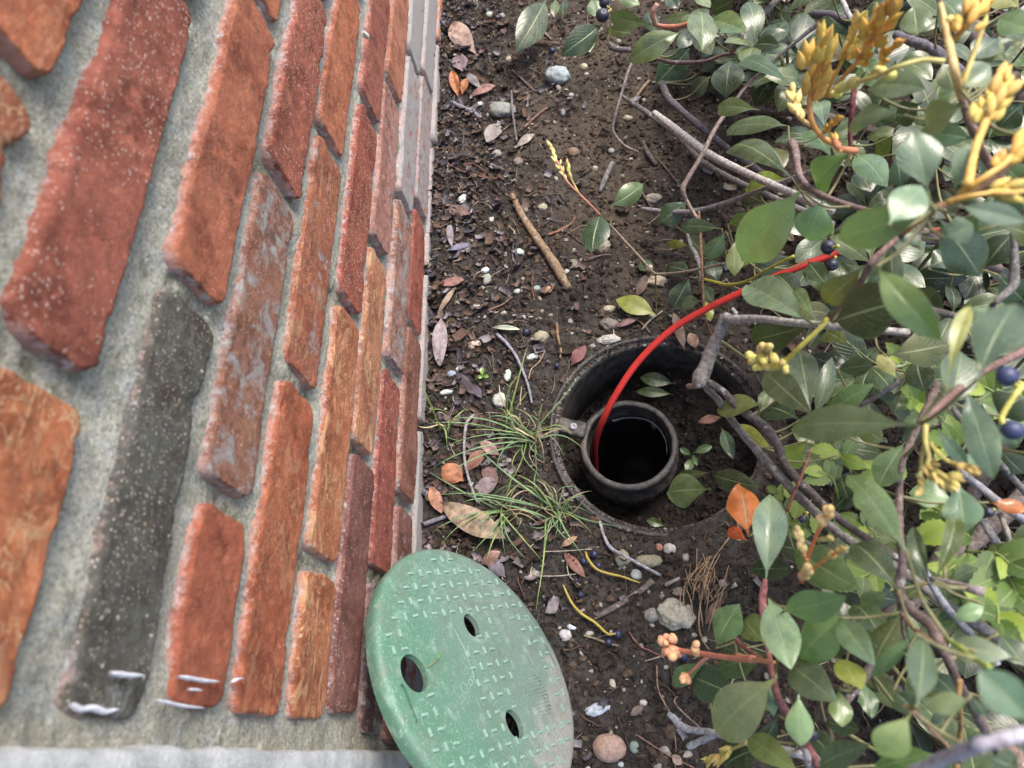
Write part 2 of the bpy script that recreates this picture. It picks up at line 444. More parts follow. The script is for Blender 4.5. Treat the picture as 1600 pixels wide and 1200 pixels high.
M = dict(brick=mat_brick(), mortar=mat_mortar(), concrete=mat_concrete(), soil=mat_soil(), leaf=mat_leaf(), dead=mat_deadleaf(), bark=mat_bark(),
         lid=mat_lid(), tread=mat_simple('worn pale green plastic', (.14, .235, .185), (.23, .345, .29), .5, 500, .3, rnd=False), black=mat_blackplastic(),
         stone=mat_objcol('stone', .28, .75, 240, .4, .6, .0012, speck=(.10, .09, .08)),
         berry=mat_objcol('berry bloom', .45, .42, 160, .5, .2, .0004),
         bud=mat_objcol('bud', .22, .5, 260, .4, .3, .0005),
         grass=mat_objcol('grass blade', .3, .5, 120, .4, .1, .0003),
         cable=mat_objcol('red cable jacket', .07, .42, 60, .5, .12, .0004),
         well=mat_simple('black pipe bore', (.004, .004, .005), (.010, .010, .012), .35, 40, .2),
         screw=mat_simple('dull metal', (.16, .16, .17), (.30, .30, .31), .45, 300, .4),
         silt=mat_simple('shade-darkened silt', (.006, .005, .0045), (.026, .020, .016), .85, 160, .8, .002, rnd=False), crumb_dark=mat_simple('dark crumbs', (.016, .013, .011), (.050, .039, .031), .95, 300, 0, rnd=False, spec=.1),  # silt near black: shade of the box interior put into its colour
         crumb_mid=mat_simple('brown crumbs', (.05, .037, .027), (.11, .08, .058), .95, 300, 0, rnd=False, spec=.1),
         grit=mat_simple('pale grit', (.17, .15, .12), (.36, .34, .30), .85, 120, 0, rnd=False),
         grit_white=mat_simple('white grit', (.26, .26, .25), (.48, .48, .45), .8, 120, 0, rnd=False),
         twiglet=mat_simple('fine brown litter', (.035, .022, .016), (.12, .075, .052), .8, 60, 0, rnd=False),
         straw=mat_simple('dry straw', (.16, .12, .075), (.46, .39, .28), .7, 30, 0, rnd=False),  # straw tone lightened to suggest sun patches under the shrub
         flake=mat_simple('leaf flakes', (.045, .030, .025), (.16, .11, .095), .75, 60, 0, rnd=False),
         mauve=mat_simple('grey leaf flakes', (.07, .06, .07), (.24, .21, .22), .7, 80, 0, rnd=False),
         mauve_dark=mat_simple('dark leaf flakes', (.022, .019, .026), (.085, .072, .085), .6, 80, 0, rnd=False),
         paint=mat_simple('white paint', (.50, .50, .54), (.66, .66, .70), .6, 300, .4),
         )

# ------------------------------------------------------------------ ground
RC = np.array([0.2582, 0.3094]); RO = 0.1165           # valve box ring
PC = np.array([0.2276, 0.3035]); PR = 0.0530           # cleanout pipe

def ground_h(x, y, fine=True):
    x = np.asarray(x, float); y = np.asarray(y, float)
    p = col3(x, y)
    h = fbm(p * 7, 3, 3) * 0.010 + fbm(p * 45, 3, 9) * 0.0045
    if fine: h = h + fbm(p * 190, 3, 21) * 0.0026 + np.abs(fbm(p * 420, 2, 31)) * 0.0016
    r = np.hypot(x - RC[0], y - RC[1])
    k = sstep(RO + .05, RO + .004, r)
    h = h * (1 - .75 * k) - .001 * k
    an_ = np.arctan2(y - RC[1], x - RC[0]); ka = sstep(-2.0, -1.3, an_) * sstep(.9, .2, an_)      # soil washed over the rim on the shrub side
    h = h + ka * sstep(RO + .05, RO + .006, r) * (.0062 + .003 * fbm(p * 60, 2, 41))
    dip = sstep(.11, .0, np.hypot((x - .0) * 1.3, (y - .05)))      # dug-out corner behind the lid
    h = h - .055 * dip
    h = h + .012 * sstep(.07, 0, x) * sstep(.2, .5, y)
    return h

def axis(a, b, fine, lo, hi):
    core = np.arange(a, b, fine)
    def side(n, far): 
        return np.geomspace(.02, far, n)
    return np.r_[(a - side(14, a - lo))[::-1], core, b + side(18, hi - b)]
gx = axis(-.03, .80, .0030, -12, 40); gy = axis(-.12, 1.22, .0030, -30, 40)
X, Y = np.meshgrid(gx, gy, indexing='ij')
Z = ground_h(X, Y)
V = np.stack([X, Y, Z], -1).reshape(-1, 3)
F = grid_faces(len(gx), len(gy))[:, ::-1]
cen = V[F].mean(1)
keep = np.hypot(cen[:, 0] - RC[0], cen[:, 1] - RC[1]) > RO - .006
tanm = sstep(.40, .95, V[:, 1] + .35 * V[:, 0]) * sstep(.05, .18, V[:, 0]) * sstep(.62, .42, V[:, 0] - .2 * V[:, 1])
tanm = np.clip(tanm + .25 * sstep(.1, .2, V[:, 0]), 0, 1) * (0.6 + .4 * fbm(V * 12, 2, 5))
g = link('ground', mesh_np('ground', V, F[keep], True, [M['soil']], attrs={'tan': tanm}))
tag(g, kind='structure')

# ------------------------------------------------------------------ brick wall
wall = thing('brick_wall', 'old red brick wall with thick grey mortar joints running along the flower bed', 'wall', (0, .6, 0))
wl = np.array(wall.location)
bott = [.4185 + .130, .4925, .4185, .353, .2885, .219, .159, .0965, .036, -.026]   # bottom arris of each course, top course first
bott[0] = .557
BH = .0545
joints = {  # centres of the vertical joints that show in each course
    0: [.232], 1: [.134, .372], 2: [.217, .452], 3: [.127, .350], 4: [.230, .452], 5: [.122, .336, .566],
    6: [.228, .441, .66], 7: [.139, .341, .552, .783], 8: [.224, .424, .594, .820], 9: [.115, .329, .537, .75]}
start = {0: .012, 1: .012, 2: .015, 3: .022, 4: .021, 5: .022, 6: .028, 7: .017, 8: .012, 9: .012}
# colours (linear), traits per brick: (r,g,b, specks, swirl, smear, burnt)
OR = (.40, .135, .062); RD = (.29, .088, .056); DK = (.095, .096, .080); BR = (.25, .105, .065); PK = (.34, .16, .125); MA = (.18, .070, .055)
look = {
    (0, 0): (OR, .3, .9, 0, 0), (0, 1): ((.47, .14, .06), .2, .4, 0, 0),
    (1, 0): ((.48, .16, .065), .1, 1.0, 0, 0), (1, 1): ((.31, .090, .056), .9, 0, 0, .35), (1, 2): (OR, .3, .2, 0, 0),
    (2, 0): (DK, 1.0, 0, .2, 0), (2, 1): ((.36, .11, .055), .25, .15, .0, .55), (2, 2): ((.40, .13, .06), .3, 0, 0, 0),
    (3, 0): ((.35, .095, .045), .15, .1, 0, .2), (3, 1): (BR, .55, .15, .55, 0), (3, 2): ((.30, .085, .05), .8, 0, 0, .3),
    (4, 0): ((.36, .10, .042), .25, .45, 0, .1), (4, 1): ((.31, .095, .045), .4, .5, .35, 0), (4, 2): ((.38, .12, .055), .35, .1, 0, 0),
    (5, 0): ((.40, .135, .055), .15, 1.0, 0, 0), (5, 1): ((.38, .13, .055), .3, .9, .1, 0), (5, 2): ((.28, .07, .040), .9, .1, .1, 0), (5, 3): (RD, .4, 0, 0, 0),
    (6, 0): (MA, .7, 0, 0, .2), (6, 1): ((.38, .15, .075), .4, 1.0, .2, .1), (6, 2): (PK, .8, 0, .35, 0), (6, 3): ((.38, .15, .085), .5, 0, 0, 0),
    (7, 0): ((.10, .05, .05), .2, 0, .5, .3), (7, 1): ((.28, .075, .05), .7, 0, .1, 0), (7, 2): ((.26, .12, .09), .7, .4, .55, 0), (7, 3): (PK, .4, 0, .9, 0), (7, 4): (PK, .2, 0, 1.4, 0),  # first brick purple-dark: shade behind the lid put in its colour
    (8, 0): (MA, .3, 0, .4, 0), (8, 1): ((.22, .09, .06), .6, 0, .2, 0), (8, 2): ((.29, .08, .05), .6, 0, .1, 0), (8, 3): (PK, .4, .2, .8, 0), (8, 4): (PK, .2, 0, 1.6, 0),
}
wn = 0
brick_rects = []
def make_brick(y0, y1, z0, z1, prot, idx, res, lk, topw=0.0):
    L, hh = (y1 - y0) / 2, (z1 - z0) / 2
    yc, zc = (y0 + y1) / 2, (z0 + z1) / 2
    ny = max(8, int(2 * L / res)); nz = max(8, int(2 * hh / res))
    y = np.linspace(-L, L, ny); z = np.linspace(-hh, hh, nz)
    # denser towards the arrises
    y = np.sign(y) * L * (1 - (1 - np.abs(y) / L) ** 1.25); z = np.sign(z) * hh * (1 - (1 - np.abs(z) / hh) ** 1.35)
    Yg, Zg = np.meshgrid(y, z, indexing='ij')
    q = col3(Yg + yc, Zg + zc, idx * 3.7)
    wy = fbm(q * 34, 3, idx) * .0026; wz = fbm(q * 24 + 5, 3, idx + 50) * .0024
    Yw, Zw = Yg + wy, Zg + wz
    rc = .010
    dx = np.abs(Yw) - (L - rc); dz = np.abs(Zw) - (hh - rc)
    sdf = rc - (np.hypot(np.maximum(dx, 0), np.maximum(dz, 0)) + np.minimum(np.maximum(dx, dz), 0))    # >0 inside
    sdf = sdf - np.maximum(0, fbm(q * 90, 4, idx + 7, .65)) * .0022 - np.maximum(0, fbm(q * 48, 2, idx + 27) - .45) * .010 - np.maximum(0, fbm(q * 26, 2, idx + 17) - .25) * .010
    topish = sstep(-.1, .5, Zg / hh)
    wid = .0016 + (.0026 + topw * (1 + .5 * fbm(q * 20, 2, 8))) * topish * sstep(.012 + topw, .0, hh - Zg)
    f = np.clip(sdf / wid, 0, 1)
    f = np.where(f > .86, .97 + .03 * (f - .86) / .14, f * .97 / .86) ** .9
    xf = prot + fbm(q * 14, 2, idx + 3) * .0012 + fbm(q * 160, 4, idx + 4, .65) * .0008 - .0010 * sstep(.40, .60, fbm(q * 80, 3, idx + 90))
    xx = -.012 + (xf + .012) * f
    rim = (1 - np.clip((sdf - .0005) / (wid * 1.25), 0, 1)) * np.where(wid > .008, .8, 1)
    V = np.stack([xx, Yg, Zg], -1).reshape(-1, 3); F = grid_faces(ny, nz)
    rimv = rim.reshape(-1)
    # the body behind the face, so that each brick is a closed block
    ringi = np.r_[np.arange(nz), np.arange(1, ny) * nz + nz - 1, (ny - 1) * nz + np.arange(nz - 2, -1, -1), np.arange(ny - 2, 0, -1) * nz]
    back = V[ringi].copy(); back[:, 0] = -.085
    nb = len(V); k = len(ringi); a = np.arange(k); a2 = (a + 1) % k
    Fs = np.stack([ringi[a], ringi[a2], nb + a2, nb + a], -1)
    V = np.vstack([V, back, [[-.085, 0, 0]]])
    Fc = np.stack([nb + a, nb + a2, np.full(k, nb + k), np.full(k, nb + k)], -1)
    faces = [list(t) for t in F] + [list(t) for t in Fs] + [list(t[:3]) for t in Fc]
    me = mesh_np('brick', V, faces, True, [M['brick']], attrs={'rim': np.r_[rimv, np.ones(k + 1)]})
    o = link('brick', me, wall, (0 - wl[0], yc - wl[1], zc - wl[2]))
    (rgb, sp, swl, sme, bu) = lk
    g_ = sum(rgb) / 3; rgb = tuple(c * 1.03 + g_ * .04 + .004 for c in rgb); o.color = (*rgb, 1); o['specks'] = float(sp) * .62; o['swirl'] = float(swl); o['smear'] = float(sme); o['burnt'] = float(bu)
    brick_rects.append((y0, y1, z0, z1))

YEND = 1.52
for ci in range(-3, 10):
    if ci < 0:
        zb = bott[0] + .0645 * (-ci); js = list(joints[0] if ci % 2 == 0 else joints[1]); st = .012
    else:
        zb = bott[ci]; js = list(joints[ci]); st = start[ci]
    while js[-1] < YEND: js.append(js[-1] + .213 + random.uniform(-.006, .006))
    edges = [st - .005] + js
    for bi in range(len(edges) - 1):
        y0 = edges[bi] + .0052 + random.uniform(0, .001); y1 = edges[bi + 1] - .0052 - random.uniform(0, .001)
        hgt = BH + random.uniform(-.0015, .002)
        if ci == 1: hgt += .001
        rr = random.Random(ci * 100 + bi + 1000)
        dflt = (rr.choice([OR, RD, BR, PK, MA]), rr.uniform(.2, .8), rr.choice([0, 0, .6]), rr.uniform(0, .4) if ci < 7 else rr.uniform(.6, 1.5), rr.choice([0, .3]))
        far = y0 > .62
        dz = random.uniform(-.0012, .0012)
        make_brick(y0, y1, zb + dz, zb + hgt + dz, random.uniform(.0032, .0058), wn, (.0030 if far else .0016) if ci >= 0 else .004, look.get((ci, bi), dflt), {(1, 1): .013, (2, 0): .006, (2, 1): .003, (1, 0): .004}.get((ci, bi), random.choice([0, 0, .002]))); wn += 1
# mortar bed, recessed between the bricks
ys = np.r_[np.arange(-.03, .62, .0022), np.arange(.62, 1.56, .004)]; zs = np.arange(-.09, .80, .0022)
Yg, Zg = np.meshgrid(ys, zs, indexing='ij'); q = col3(Yg, Zg)
vert = np.zeros_like(Yg)
for (a, b, c_, d_) in brick_rects:      # joint ends read deeper and mossy
    mk = (np.abs(Yg - b - .004) < .012) & (Zg > c_ - .004) & (Zg < d_ + .004)
    vert = np.maximum(vert, mk * 1.0)
k = 3
for ax in (0, 1):
    for _ in range(2):
        s = vert.copy()
        for sh in range(1, k + 1): s = s + np.roll(vert, sh, ax) + np.roll(vert, -sh, ax)
        vert = s / (2 * k + 1)
deepn = np.clip(vert * (.6 + .8 * fbm(q * 60, 2, 77)), 0, 1)
Xg = -.0008 + fbm(q * 35, 3, 71) * .0026 + fbm(q * 200, 4, 72, .7) * .0019 - .0055 * deepn
V = np.stack([Xg, Yg, Zg], -1).reshape(-1, 3)
# back and sides of the wall body
nV = len(V); ny_, nz_ = Yg.shape
ringi = np.r_[np.arange(nz_), np.arange(1, ny_) * nz_ + nz_ - 1, (ny_ - 1) * nz_ + np.arange(nz_ - 2, -1, -1), np.arange(ny_ - 2, 0, -1) * nz_]
back = V[ringi].copy(); back[:, 0] = -.2
a = np.arange(len(ringi)); a2 = (a + 1) % len(ringi)
Fall = np.vstack([grid_faces(ny_, nz_), np.stack([ringi[a], ringi[a2], nV + a2, nV + a], -1)])
V2 = np.vstack([V, back])
mo = link('mortar', mesh_np('mortar', V2 - wl, Fall, True, [M['mortar']], attrs={'deep': np.r_[deepn.reshape(-1), np.zeros(len(back))]}), wall)

# white paint drips across the brick ends near the corner
def wall_uv(u, v, x=0.007):
    r = ray(u, v); t = (x - CAM[0]) / r[0]; return CAM + r * t
def streak(pts, wpx, x=.0085):
    c = np.array([wall_uv(u, v, x) for u, v in pts]); c = catmull(c, 6)
    n = len(c); t = np.linspace(0, 1, n)
    wd = wpx * .3 / FP * np.sin(np.pi * np.clip(t * .94 + .03, 0, 1)) ** .5 * (1 + .5 * fbm(col3(t * 9, wpx, c[0, 1] * 100), 2, 5))
    Tn = np.gradient(c, axis=0); Tn /= np.linalg.norm(Tn, axis=1)[:, None]; S = np.cross(Tn, [1, 0, 0])
    rows = [c + S * (wd * s_)[:, None] + np.array([1, 0, 0]) * h_ for s_, h_ in ((-1, -.0016), (-.7, .0002), (0, .0006), (.7, .0002), (1, -.0016))]
    V = np.stack(rows, 1).reshape(-1, 3); F = [list(f) for f in grid_faces(n, 5)]
    o = link('paint_streak', mesh_np('paint_streak', V - wl, F, True, [M['paint']]), wall)
streak([(174, 1052), (190, 1053), (206, 1055), (224, 1055)], 4.5)
streak([(279, 1057), (298, 1059), (320, 1063), (342, 1065)], 4.0)
streak([(296, 1078), (306, 1077), (315, 1079)], 2.5)
streak([(244, 1094), (262, 1097), (290, 1103), (318, 1106)], 3.0)
streak([(112, 1098), (130, 1108), (150, 1106), (168, 1112), (184, 1108)], 4.5, .006)
streak([(364, 1066), (372, 1061), (381, 1060)], 2.0)

# small chip of pale debris on the joint at the top of the wall
ch = wall_uv(572, 55, .010)
Vc, Fc = ICO[2]; Vc = Vc * (1 + .4 * fbm(Vc * 2.2, 2, 5))[:, None] * np.array([.0022, .0075, .0028])
o = link('wood_chip', mesh_np('wood_chip', Vc, Fc, False, [M['stone']]), None, ch); o.color = (.55, .53, .47, 1); o.rotation_euler = (-.9, 0, 0)
tag(o, 'pale sliver of wood stuck on a mortar joint high on the brick wall', 'wood chip')

# concrete quoin at the end of the wall
def rough_box(x0, x1, y0, y1, z0, z1, res, amp, seed, rc=.006):
    parts = []
    def face(fn, a0, a1, b0, b1):
        na = max(2, int(abs(a1 - a0) / res)); nb = max(2, int(abs(b1 - b0) / res))
        A, B = np.meshgrid(np.linspace(a0, a1, na), np.linspace(b0, b1, nb), indexing='ij')
        V = fn(A, B).reshape(-1, 3); parts.append((V, [list(f) for f in grid_faces(na, nb)]))
    face(lambda a, b: col3(x1, a, b), y0, y1, z0, z1); face(lambda a, b: col3(x0, a, b), y1, y0, z0, z1)
    face(lambda a, b: col3(b, y1, a), z0, z1, x0, x1); face(lambda a, b: col3(b, y0, a), z1, z0, x0, x1)
    face(lambda a, b: col3(a, b, z1), x0, x1, y0, y1); face(lambda a, b: col3(a, b, z0), x1, x0, y0, y1)
    V, F = join_vf(parts)
    lo = np.array([x0, y0, z0]) + rc; hi = np.array([x1, y1, z1]) - rc
    c = np.clip(V, lo, hi); dv = V - c; l = np.linalg.norm(dv, axis=1)[:, None]
    dv = np.where(l > 0, dv / np.maximum(l, 1e-9), 0)
    V = c + dv * rc + dv * (fbm(V * 40, 3, seed) * amp + fbm(V * 210, 3, seed + 5) * amp * .45)[:, None]
    return V, F
V, F = rough_box(-.16, .012, -.36, .0065, .034, .80, .004, .0022, 4, .005)
q0 = np.array([-.06, -.15, .034])
tag(link('concrete_block', mesh_np('concrete_block', V - q0, F, True, [M['concrete']]), None, q0), 'pale grey concrete corner block butting against the end of the brick wall', 'concrete block')
V, F = rough_box(-.15, -.012, -.30, .0045, -.12, .033, .008, .003, 9, .008)
q0 = np.array([-.06, -.15, -.12])
tag(link('footing', mesh_np('footing', V - q0, F, True, [M['mortar']]), None, q0), 'dark rough footing under the pale concrete corner block', 'footing')

# ------------------------------------------------------------------ valve box and cleanout pipe
vb = thing('valve_box', 'round black valve box sunk open in the soil without its lid', 'valve box', (RC[0], RC[1], 0))
prof = [(.1165, -.030), (.1170, -.004), (.1165, .0015), (.1150, .0028), (.1128, .0022), (.1120, .0005), (.1118, -.0018), (.1105, -.0026), (.1075, -.0030), (.1062, -.0042), (.1060, -.010), (.1090, -.06), (.112, -.16), (.116, -.16), (.1168, -.030)]
V, F = lathe(prof, 128, .0012, 3, 55)
link('rim', mesh_np('rim', V, F, True, [M['black']]), vb)
# ear with its screw
er = np.array(P(893, 664, -.004)) - np.array([RC[0], RC[1], 0])
V, F = rough_box(-.020, .016, -.0095, .0095, -.014, -.0035, .0014, .0017, 31, .004)
an = math.atan2(PC[1] - RC[1] - er[1], PC[0] - RC[0] - er[0])
ea = link('mounting_ear', mesh_np('mounting_ear', V, F, True, [M['black']]), vb, er); ea.rotation_euler = (0, 0, an)
V, F = lathe([(.0001, .0006), (.0012, .0006), (.0014, .0016), (.0034, .0016), (.0040, .0010), (.0042, -.003)], 24)
link('screw', mesh_np('screw', V, F, True, [M['screw']]), ea, (.002, 0, -.0030))
# soil inside
rr = np.linspace(0, .113, 46); th = np.linspace(0, 2 * np.pi, 130, endpoint=False)
Rg, Tg = np.meshgrid(rr, th, indexing='ij'); xx, yy = Rg * np.cos(Tg), Rg * np.sin(Tg)
def inner_h(x, y):
    return -.100 + .042 * sstep(-.02, .10, x) + .02 * sstep(.0, .1, y) * sstep(-.06, .02, x) + fbm(col3(x, y) * 60, 4, 13) * .010
V = np.stack([xx, yy, inner_h(xx, yy)], -1).reshape(-1, 3)
Fs_ = grid_faces(46, 130, True); cs_ = V[Fs_].mean(1); Fs_ = Fs_[np.hypot(cs_[:, 0] - PC[0] + RC[0], cs_[:, 1] - PC[1] + RC[1]) > PR - .008]
o = link('silt', mesh_np('silt', V, Fs_, True, [M['silt']]), vb)

pipe = thing('cleanout_pipe', 'open black sewer cleanout pipe standing inside the round valve box', 'pipe', (PC[0], PC[1], -.018))
k = PR
prof = [(k - .006, -.14), (k - .005, -.060), (k + .001, -.050), (k + .002, -.026), (k - .002, -.022), (k - .0005, -.012), (k + .0002, -.003), (k - .001, 0), (k - .0055, .0006), (k - .0068, -.0006),
        (k - .0072, -.004), (k - .0064, -.0048), (k - .0076, -.008), (k - .0068, -.0088), (k - .0080, -.012), (k - .0074, -.013), (k - .0084, -.018), (k - .0090, -.05), (k - .0092, -.20)]
V, F = lathe(prof, 112, .0007, 8, 70)
link('pipe_wall', mesh_np('pipe_wall', V, F, True, [M['black']]), pipe)
V, F = lathe([(k - .0105, -.022), (k - .0110, -.21), (.0001, -.212)], 64)
link('bore', mesh_np('bore', V, F, True, [M['well']]), pipe)
# ridged collar of the coupling under the lip
parts = []
for i in range(26):
    a_ = i / 26 * 2 * math.pi
    if 3.4 < a_ < 4.1: continue
    parts.append(tube([(math.cos(a_) * (k + .0008), math.sin(a_) * (k + .0008), -.030), (math.cos(a_) * (k + .0014), math.sin(a_) * (k + .0014), -.048)], [.0016, .0016], 6))
V, F = join_vf(parts); link('collar_ribs', mesh_np('collar_ribs', V, F, True, [M['black']]), pipe)
# dried scum line stuck on the inside of the bore
th = np.linspace(-.15, 1.95, 90); parts = []
zt = -.020 + .004 * np.sin(th * 3) + .003 * fbm(col3(th * 6, 0, 0), 3, 2)
wz = .0022 + .006 * np.maximum(0, fbm(col3(th * 5, 4, 0), 2, 8)) + .014 * np.exp(-((th - .75) / .06) ** 2)
rw = k - .0118
V = np.stack([np.stack([rw * np.cos(th), rw * np.sin(th), zt], -1), np.stack([rw * np.cos(th), rw * np.sin(th), zt - wz], -1),
              np.stack([(rw + .001) * np.cos(th), (rw + .001) * np.sin(th), zt - wz - .0005], -1), np.stack([(rw + .001) * np.cos(th), (rw + .001) * np.sin(th), zt + .0005], -1)], 1).reshape(-1, 3)
o = link('scum_line', mesh_np('scum_line', V, grid_faces(90, 4, True), True, [M['stone']]), pipe); o.color = (.12, .13, .14, 1)

# red cable
cz = lambda pts: np.array([P(u, v, z) for u, v, z in pts])
pts = cz([(936, 770, -.20), (930, 722, -.10), (931, 690, -.045), (943, 655, .000), (965, 612, .028), (1000, 562, .050), (1050, 515, .072), (1105, 482, .092), (1160, 456, .110), (1215, 431, .128), (1270, 409, .142), (1335, 387, .152), (1405, 369, .158), (1455, 362, .130), (1500, 362, .08), (1560, 375, .020), (1750, 380, .008)])
V, F = tube(pts, .0036, 14, .0, n=8, flat=.9)
o = link('cable', mesh_np('cable', V, F, True, [M['cable']])); o.color = (.52, .032, .024, 1)
tag(o, 'red cable arching from under the shrub down into the open pipe', 'cable')

# ------------------------------------------------------------------ green lid
LC = np.array([.09105, .06708, .10124]); LN = np.array([.80086, .34810, .48728]); LR = .1128
E1 = np.array([-.39863, .91711, 0.0]); E2 = np.array([-.44689, -.19425, .87324])
def lidp(u, v):
    d = ray(u, v); t = LN.dot(LC - CAM) / LN.dot(d); p = CAM + d * t - LC
    return np.array([p @ E1, p @ E2])
lid = thing('valve_cover', 'faded green round plastic valve box lid leaning against the brick wall', 'lid', LC)
mt = Matrix.Identity(4)
for i in range(3): mt[i][0] = E1[i]; mt[i][1] = E2[i]; mt[i][2] = LN[i]; mt[i][3] = LC[i]
lid.matrix_world = mt
def disc_mesh(rad, top, bot, dome=.0015):
    prof = [(0.00001, top), (rad * .3, top), (rad * .6, top - dome * .2), (rad * .88, top - dome * .7), (rad - .006, top - dome), (rad - .003, top - dome - .0008), (rad - .0008, top - dome - .003), (rad, top - dome - .006), (rad - .0008, bot + .002), (rad - .003, bot), (rad - .009, bot), (rad - .010, bot + .001), (rad - .0105, top - .0065), (rad * .5, top - .0050), (0.00001, top - .0050)]
    V, F = lathe(prof, 144)
    return V, F
me = bpy.data.meshes.new('tmp')
V, F = disc_mesh(LR, 0.0, -.017)
import bmesh
bm = bmesh.new(); bm.from_mesh(mesh_np('t', V, F)); bmesh.ops.remove_doubles(bm, verts=bm.verts, dist=.0001)
bmesh.ops.recalc_face_normals(bm, faces=bm.faces); bm.to_mesh(me); bm.free()
body = link('lid_plate', me, lid)
cutters = []
def cutter(V, F):
    m2 = mesh_np('cut', V, F); b2 = bmesh.new(); b2.from_mesh(m2); bmesh.ops.recalc_face_normals(b2, faces=b2.faces); b2.to_mesh(m2); b2.free()
    o = link('cutter', m2, lid); cutters.append(o)
def hole(cx, cy, ra, rb):
    th = np.linspace(0, 2 * np.pi, 48, endpoint=False)
    V = np.vstack([np.stack([cx + ra * np.cos(th), cy + rb * np.sin(th), np.full(48, z)], -1) for z in (-.03, .01)])
    cutter(V, [list(f) for f in grid_faces(2, 48, True)] + [list(range(48)), list(range(95, 47, -1))])
hole(*(lidp(737, 977)), .0105, .0085); hole(*(lidp(648, 1051)), .0145, .0125); hole(*(lidp(804, 1131)), .0115, .0095)
def slot(p, q, wdt, dep):
    p = np.array(p); q = np.array(q); d = (q - p) / np.linalg.norm(q - p); n = np.array([-d[1], d[0]]); L = np.linalg.norm(q - p)
    an = np.linspace(-np.pi / 2, np.pi / 2, 8)
    out = [q + wdt * (np.cos(x) * d + np.sin(x) * n) for x in an] + [p - wdt * (np.cos(x) * d + np.sin(x) * n) for x in an]
    N = len(out); V = np.vstack([[(*c_, z) for c_ in out] for z in (-dep, .01)])
    cutter(V, [list(f) for f in grid_faces(2, N, True)] + [list(range(N)), list(range(2 * N - 1, N - 1, -1))])
slot(lidp(631, 1073), lidp(651, 1124), .0022, .0035)
slot(lidp(851, 1002), lidp(869, 1038), .0014, .006)
for o in cutters:
    mdf = body.modifiers.new('b', 'BOOLEAN'); mdf.operation = 'DIFFERENCE'; mdf.object = o; mdf.solver = 'EXACT'
bpy.context.view_layer.update()
dg = bpy.context.evaluated_depsgraph_get()
me2 = bpy.data.meshes.new_from_object(body.evaluated_get(dg)); body.modifiers.clear(); body.data = me2; me2.name = 'lid_plate'
for o in cutters: bpy.data.objects.remove(o)
me2.materials.clear(); me2.materials.append(M['lid'])
me2.polygons.foreach_set('use_smooth', np.array([True] * len(me2.polygons)))
try: me2.set_sharp_from_angle(angle=math.radians(32))
except Exception: pass
# raised basket tread
def inpoly(p, poly):
    x, y = p; ins = False
    for i in range(len(poly)):
        (x1, y1), (x2, y2) = poly[i], poly[i - 1]
        if (y1 > y) != (y2 > y) and x < (x2 - x1) * (y - y1) / (y2 - y1) + x1: ins = not ins
    return ins
panels = [[(640, 985), (700, 962), (742, 950), (768, 962), (738, 994), (728, 1012), (735, 1050), (752, 1085), (765, 1130), (745, 1172), (712, 1155), (688, 1118), (668, 1072), (674, 1045), (642, 1018)],
          [(772, 962), (796, 962), (828, 1012), (850, 1050), (872, 1105), (860, 1135), (832, 1142), (815, 1105), (800, 1062), (795, 1035), (776, 1012)], [(622, 1020), (668, 1020), (672, 1078), (660, 1130), (640, 1135), (620, 1070)],
          [(785, 1105), (825, 1105), (830, 1150), (792, 1156)]]
def top_z(x, y): 
    r = math.hypot(x, y); return -.0015 * min(1, (r / LR)) ** 1.6
def pad(x, y, a, b, hgt, ang):
    ca, sa = math.cos(ang), math.sin(ang); V = []
    for (z, sc) in ((-.0008, 1.0), (hgt * .8, .94), (hgt, .72)):
        for sx, sy in ((-1, -.8), (-.8, -1), (.8, -1), (1, -.8), (1, .8), (.8, 1), (-.8, 1), (-1, .8)):
            px, py = sx * a * sc, sy * b * sc; V.append((x + px * ca - py * sa, y + px * sa + py * ca, top_z(x, y) + z))
    return np.array(V), [list(f) for f in grid_faces(3, 8, True)] + [list(range(23, 15, -1))[::-1]]
org = np.array([.0749, .0461]); pads = []
for i in range(-20, 12):
    for j in range(-20, 16):
        x, y = org[0] + i * .0123, org[1] + j * .01130 + i * -.0008
        if math.hypot(x, y) > LR * .90: continue
        wp = LC + E1 * x + E2 * y; uv = proj(wp)
        if any(inpoly(uv, pl) for pl in panels): continue
        vv = (i + j) % 2 == 0
        fade = .55 + .45 * float(vnoise(np.array([x * 30, y * 30, 3.0]), 5))
        pads.append(pad(x, y, .0033 if vv else .0012, .0014 if vv else .0034, .0011 + .0006 * fade, random.uniform(-.08, .08)))
V, F = join_vf(pads); tag(link('tread', mesh_np('tread', V, F, False, [M['tread']]), lid), kind='stuff')
# moulded handle panel edge, long scratch line and oval emblem with its lines
def ridge(pix, wd, hg, name):
    c = np.array([[*lidp(u, v), 0] for u, v in pix]); c[:, 2] = [top_z(a_[0], a_[1]) for a_ in c]
    V, F = tube(c, wd, 8, n=8, flat=hg / wd, flat_dir=(0, 0, 1.0001)); return V, F
V, F = ridge([(692, 976), (700, 974), (708, 979), (716, 993), (724, 1010), (732, 1030), (739, 1050), (742, 1060)], .0014, .0009, ''); link('panel_edge', mesh_np('panel_edge', V, F, True, [M['lid']]), lid)
V, F = ridge([(700, 1102), (712, 1130), (724, 1160), (732, 1175), (738, 1180)], .0006, .0005, ''); link('scratch', mesh_np('scratch', V, F, True, [M['lid']]), lid)
parts = []
oc = lidp(838, 1083)
for kx in range(-6, 7):
    x = kx * .0030; L = .0150 * math.sqrt(max(0, 1 - (x / .0205) ** 2))
    cs = [(oc[0] + x, oc[1] + s_ * L, top_z(*oc) + .0001) for s_ in (-1, -.3, .3, 1)]
    parts.append(tube(cs, .0006, 6, n=3))
V, F = join_vf(parts); link('emblem', mesh_np('emblem', V, F, True, [M['lid']]), lid)
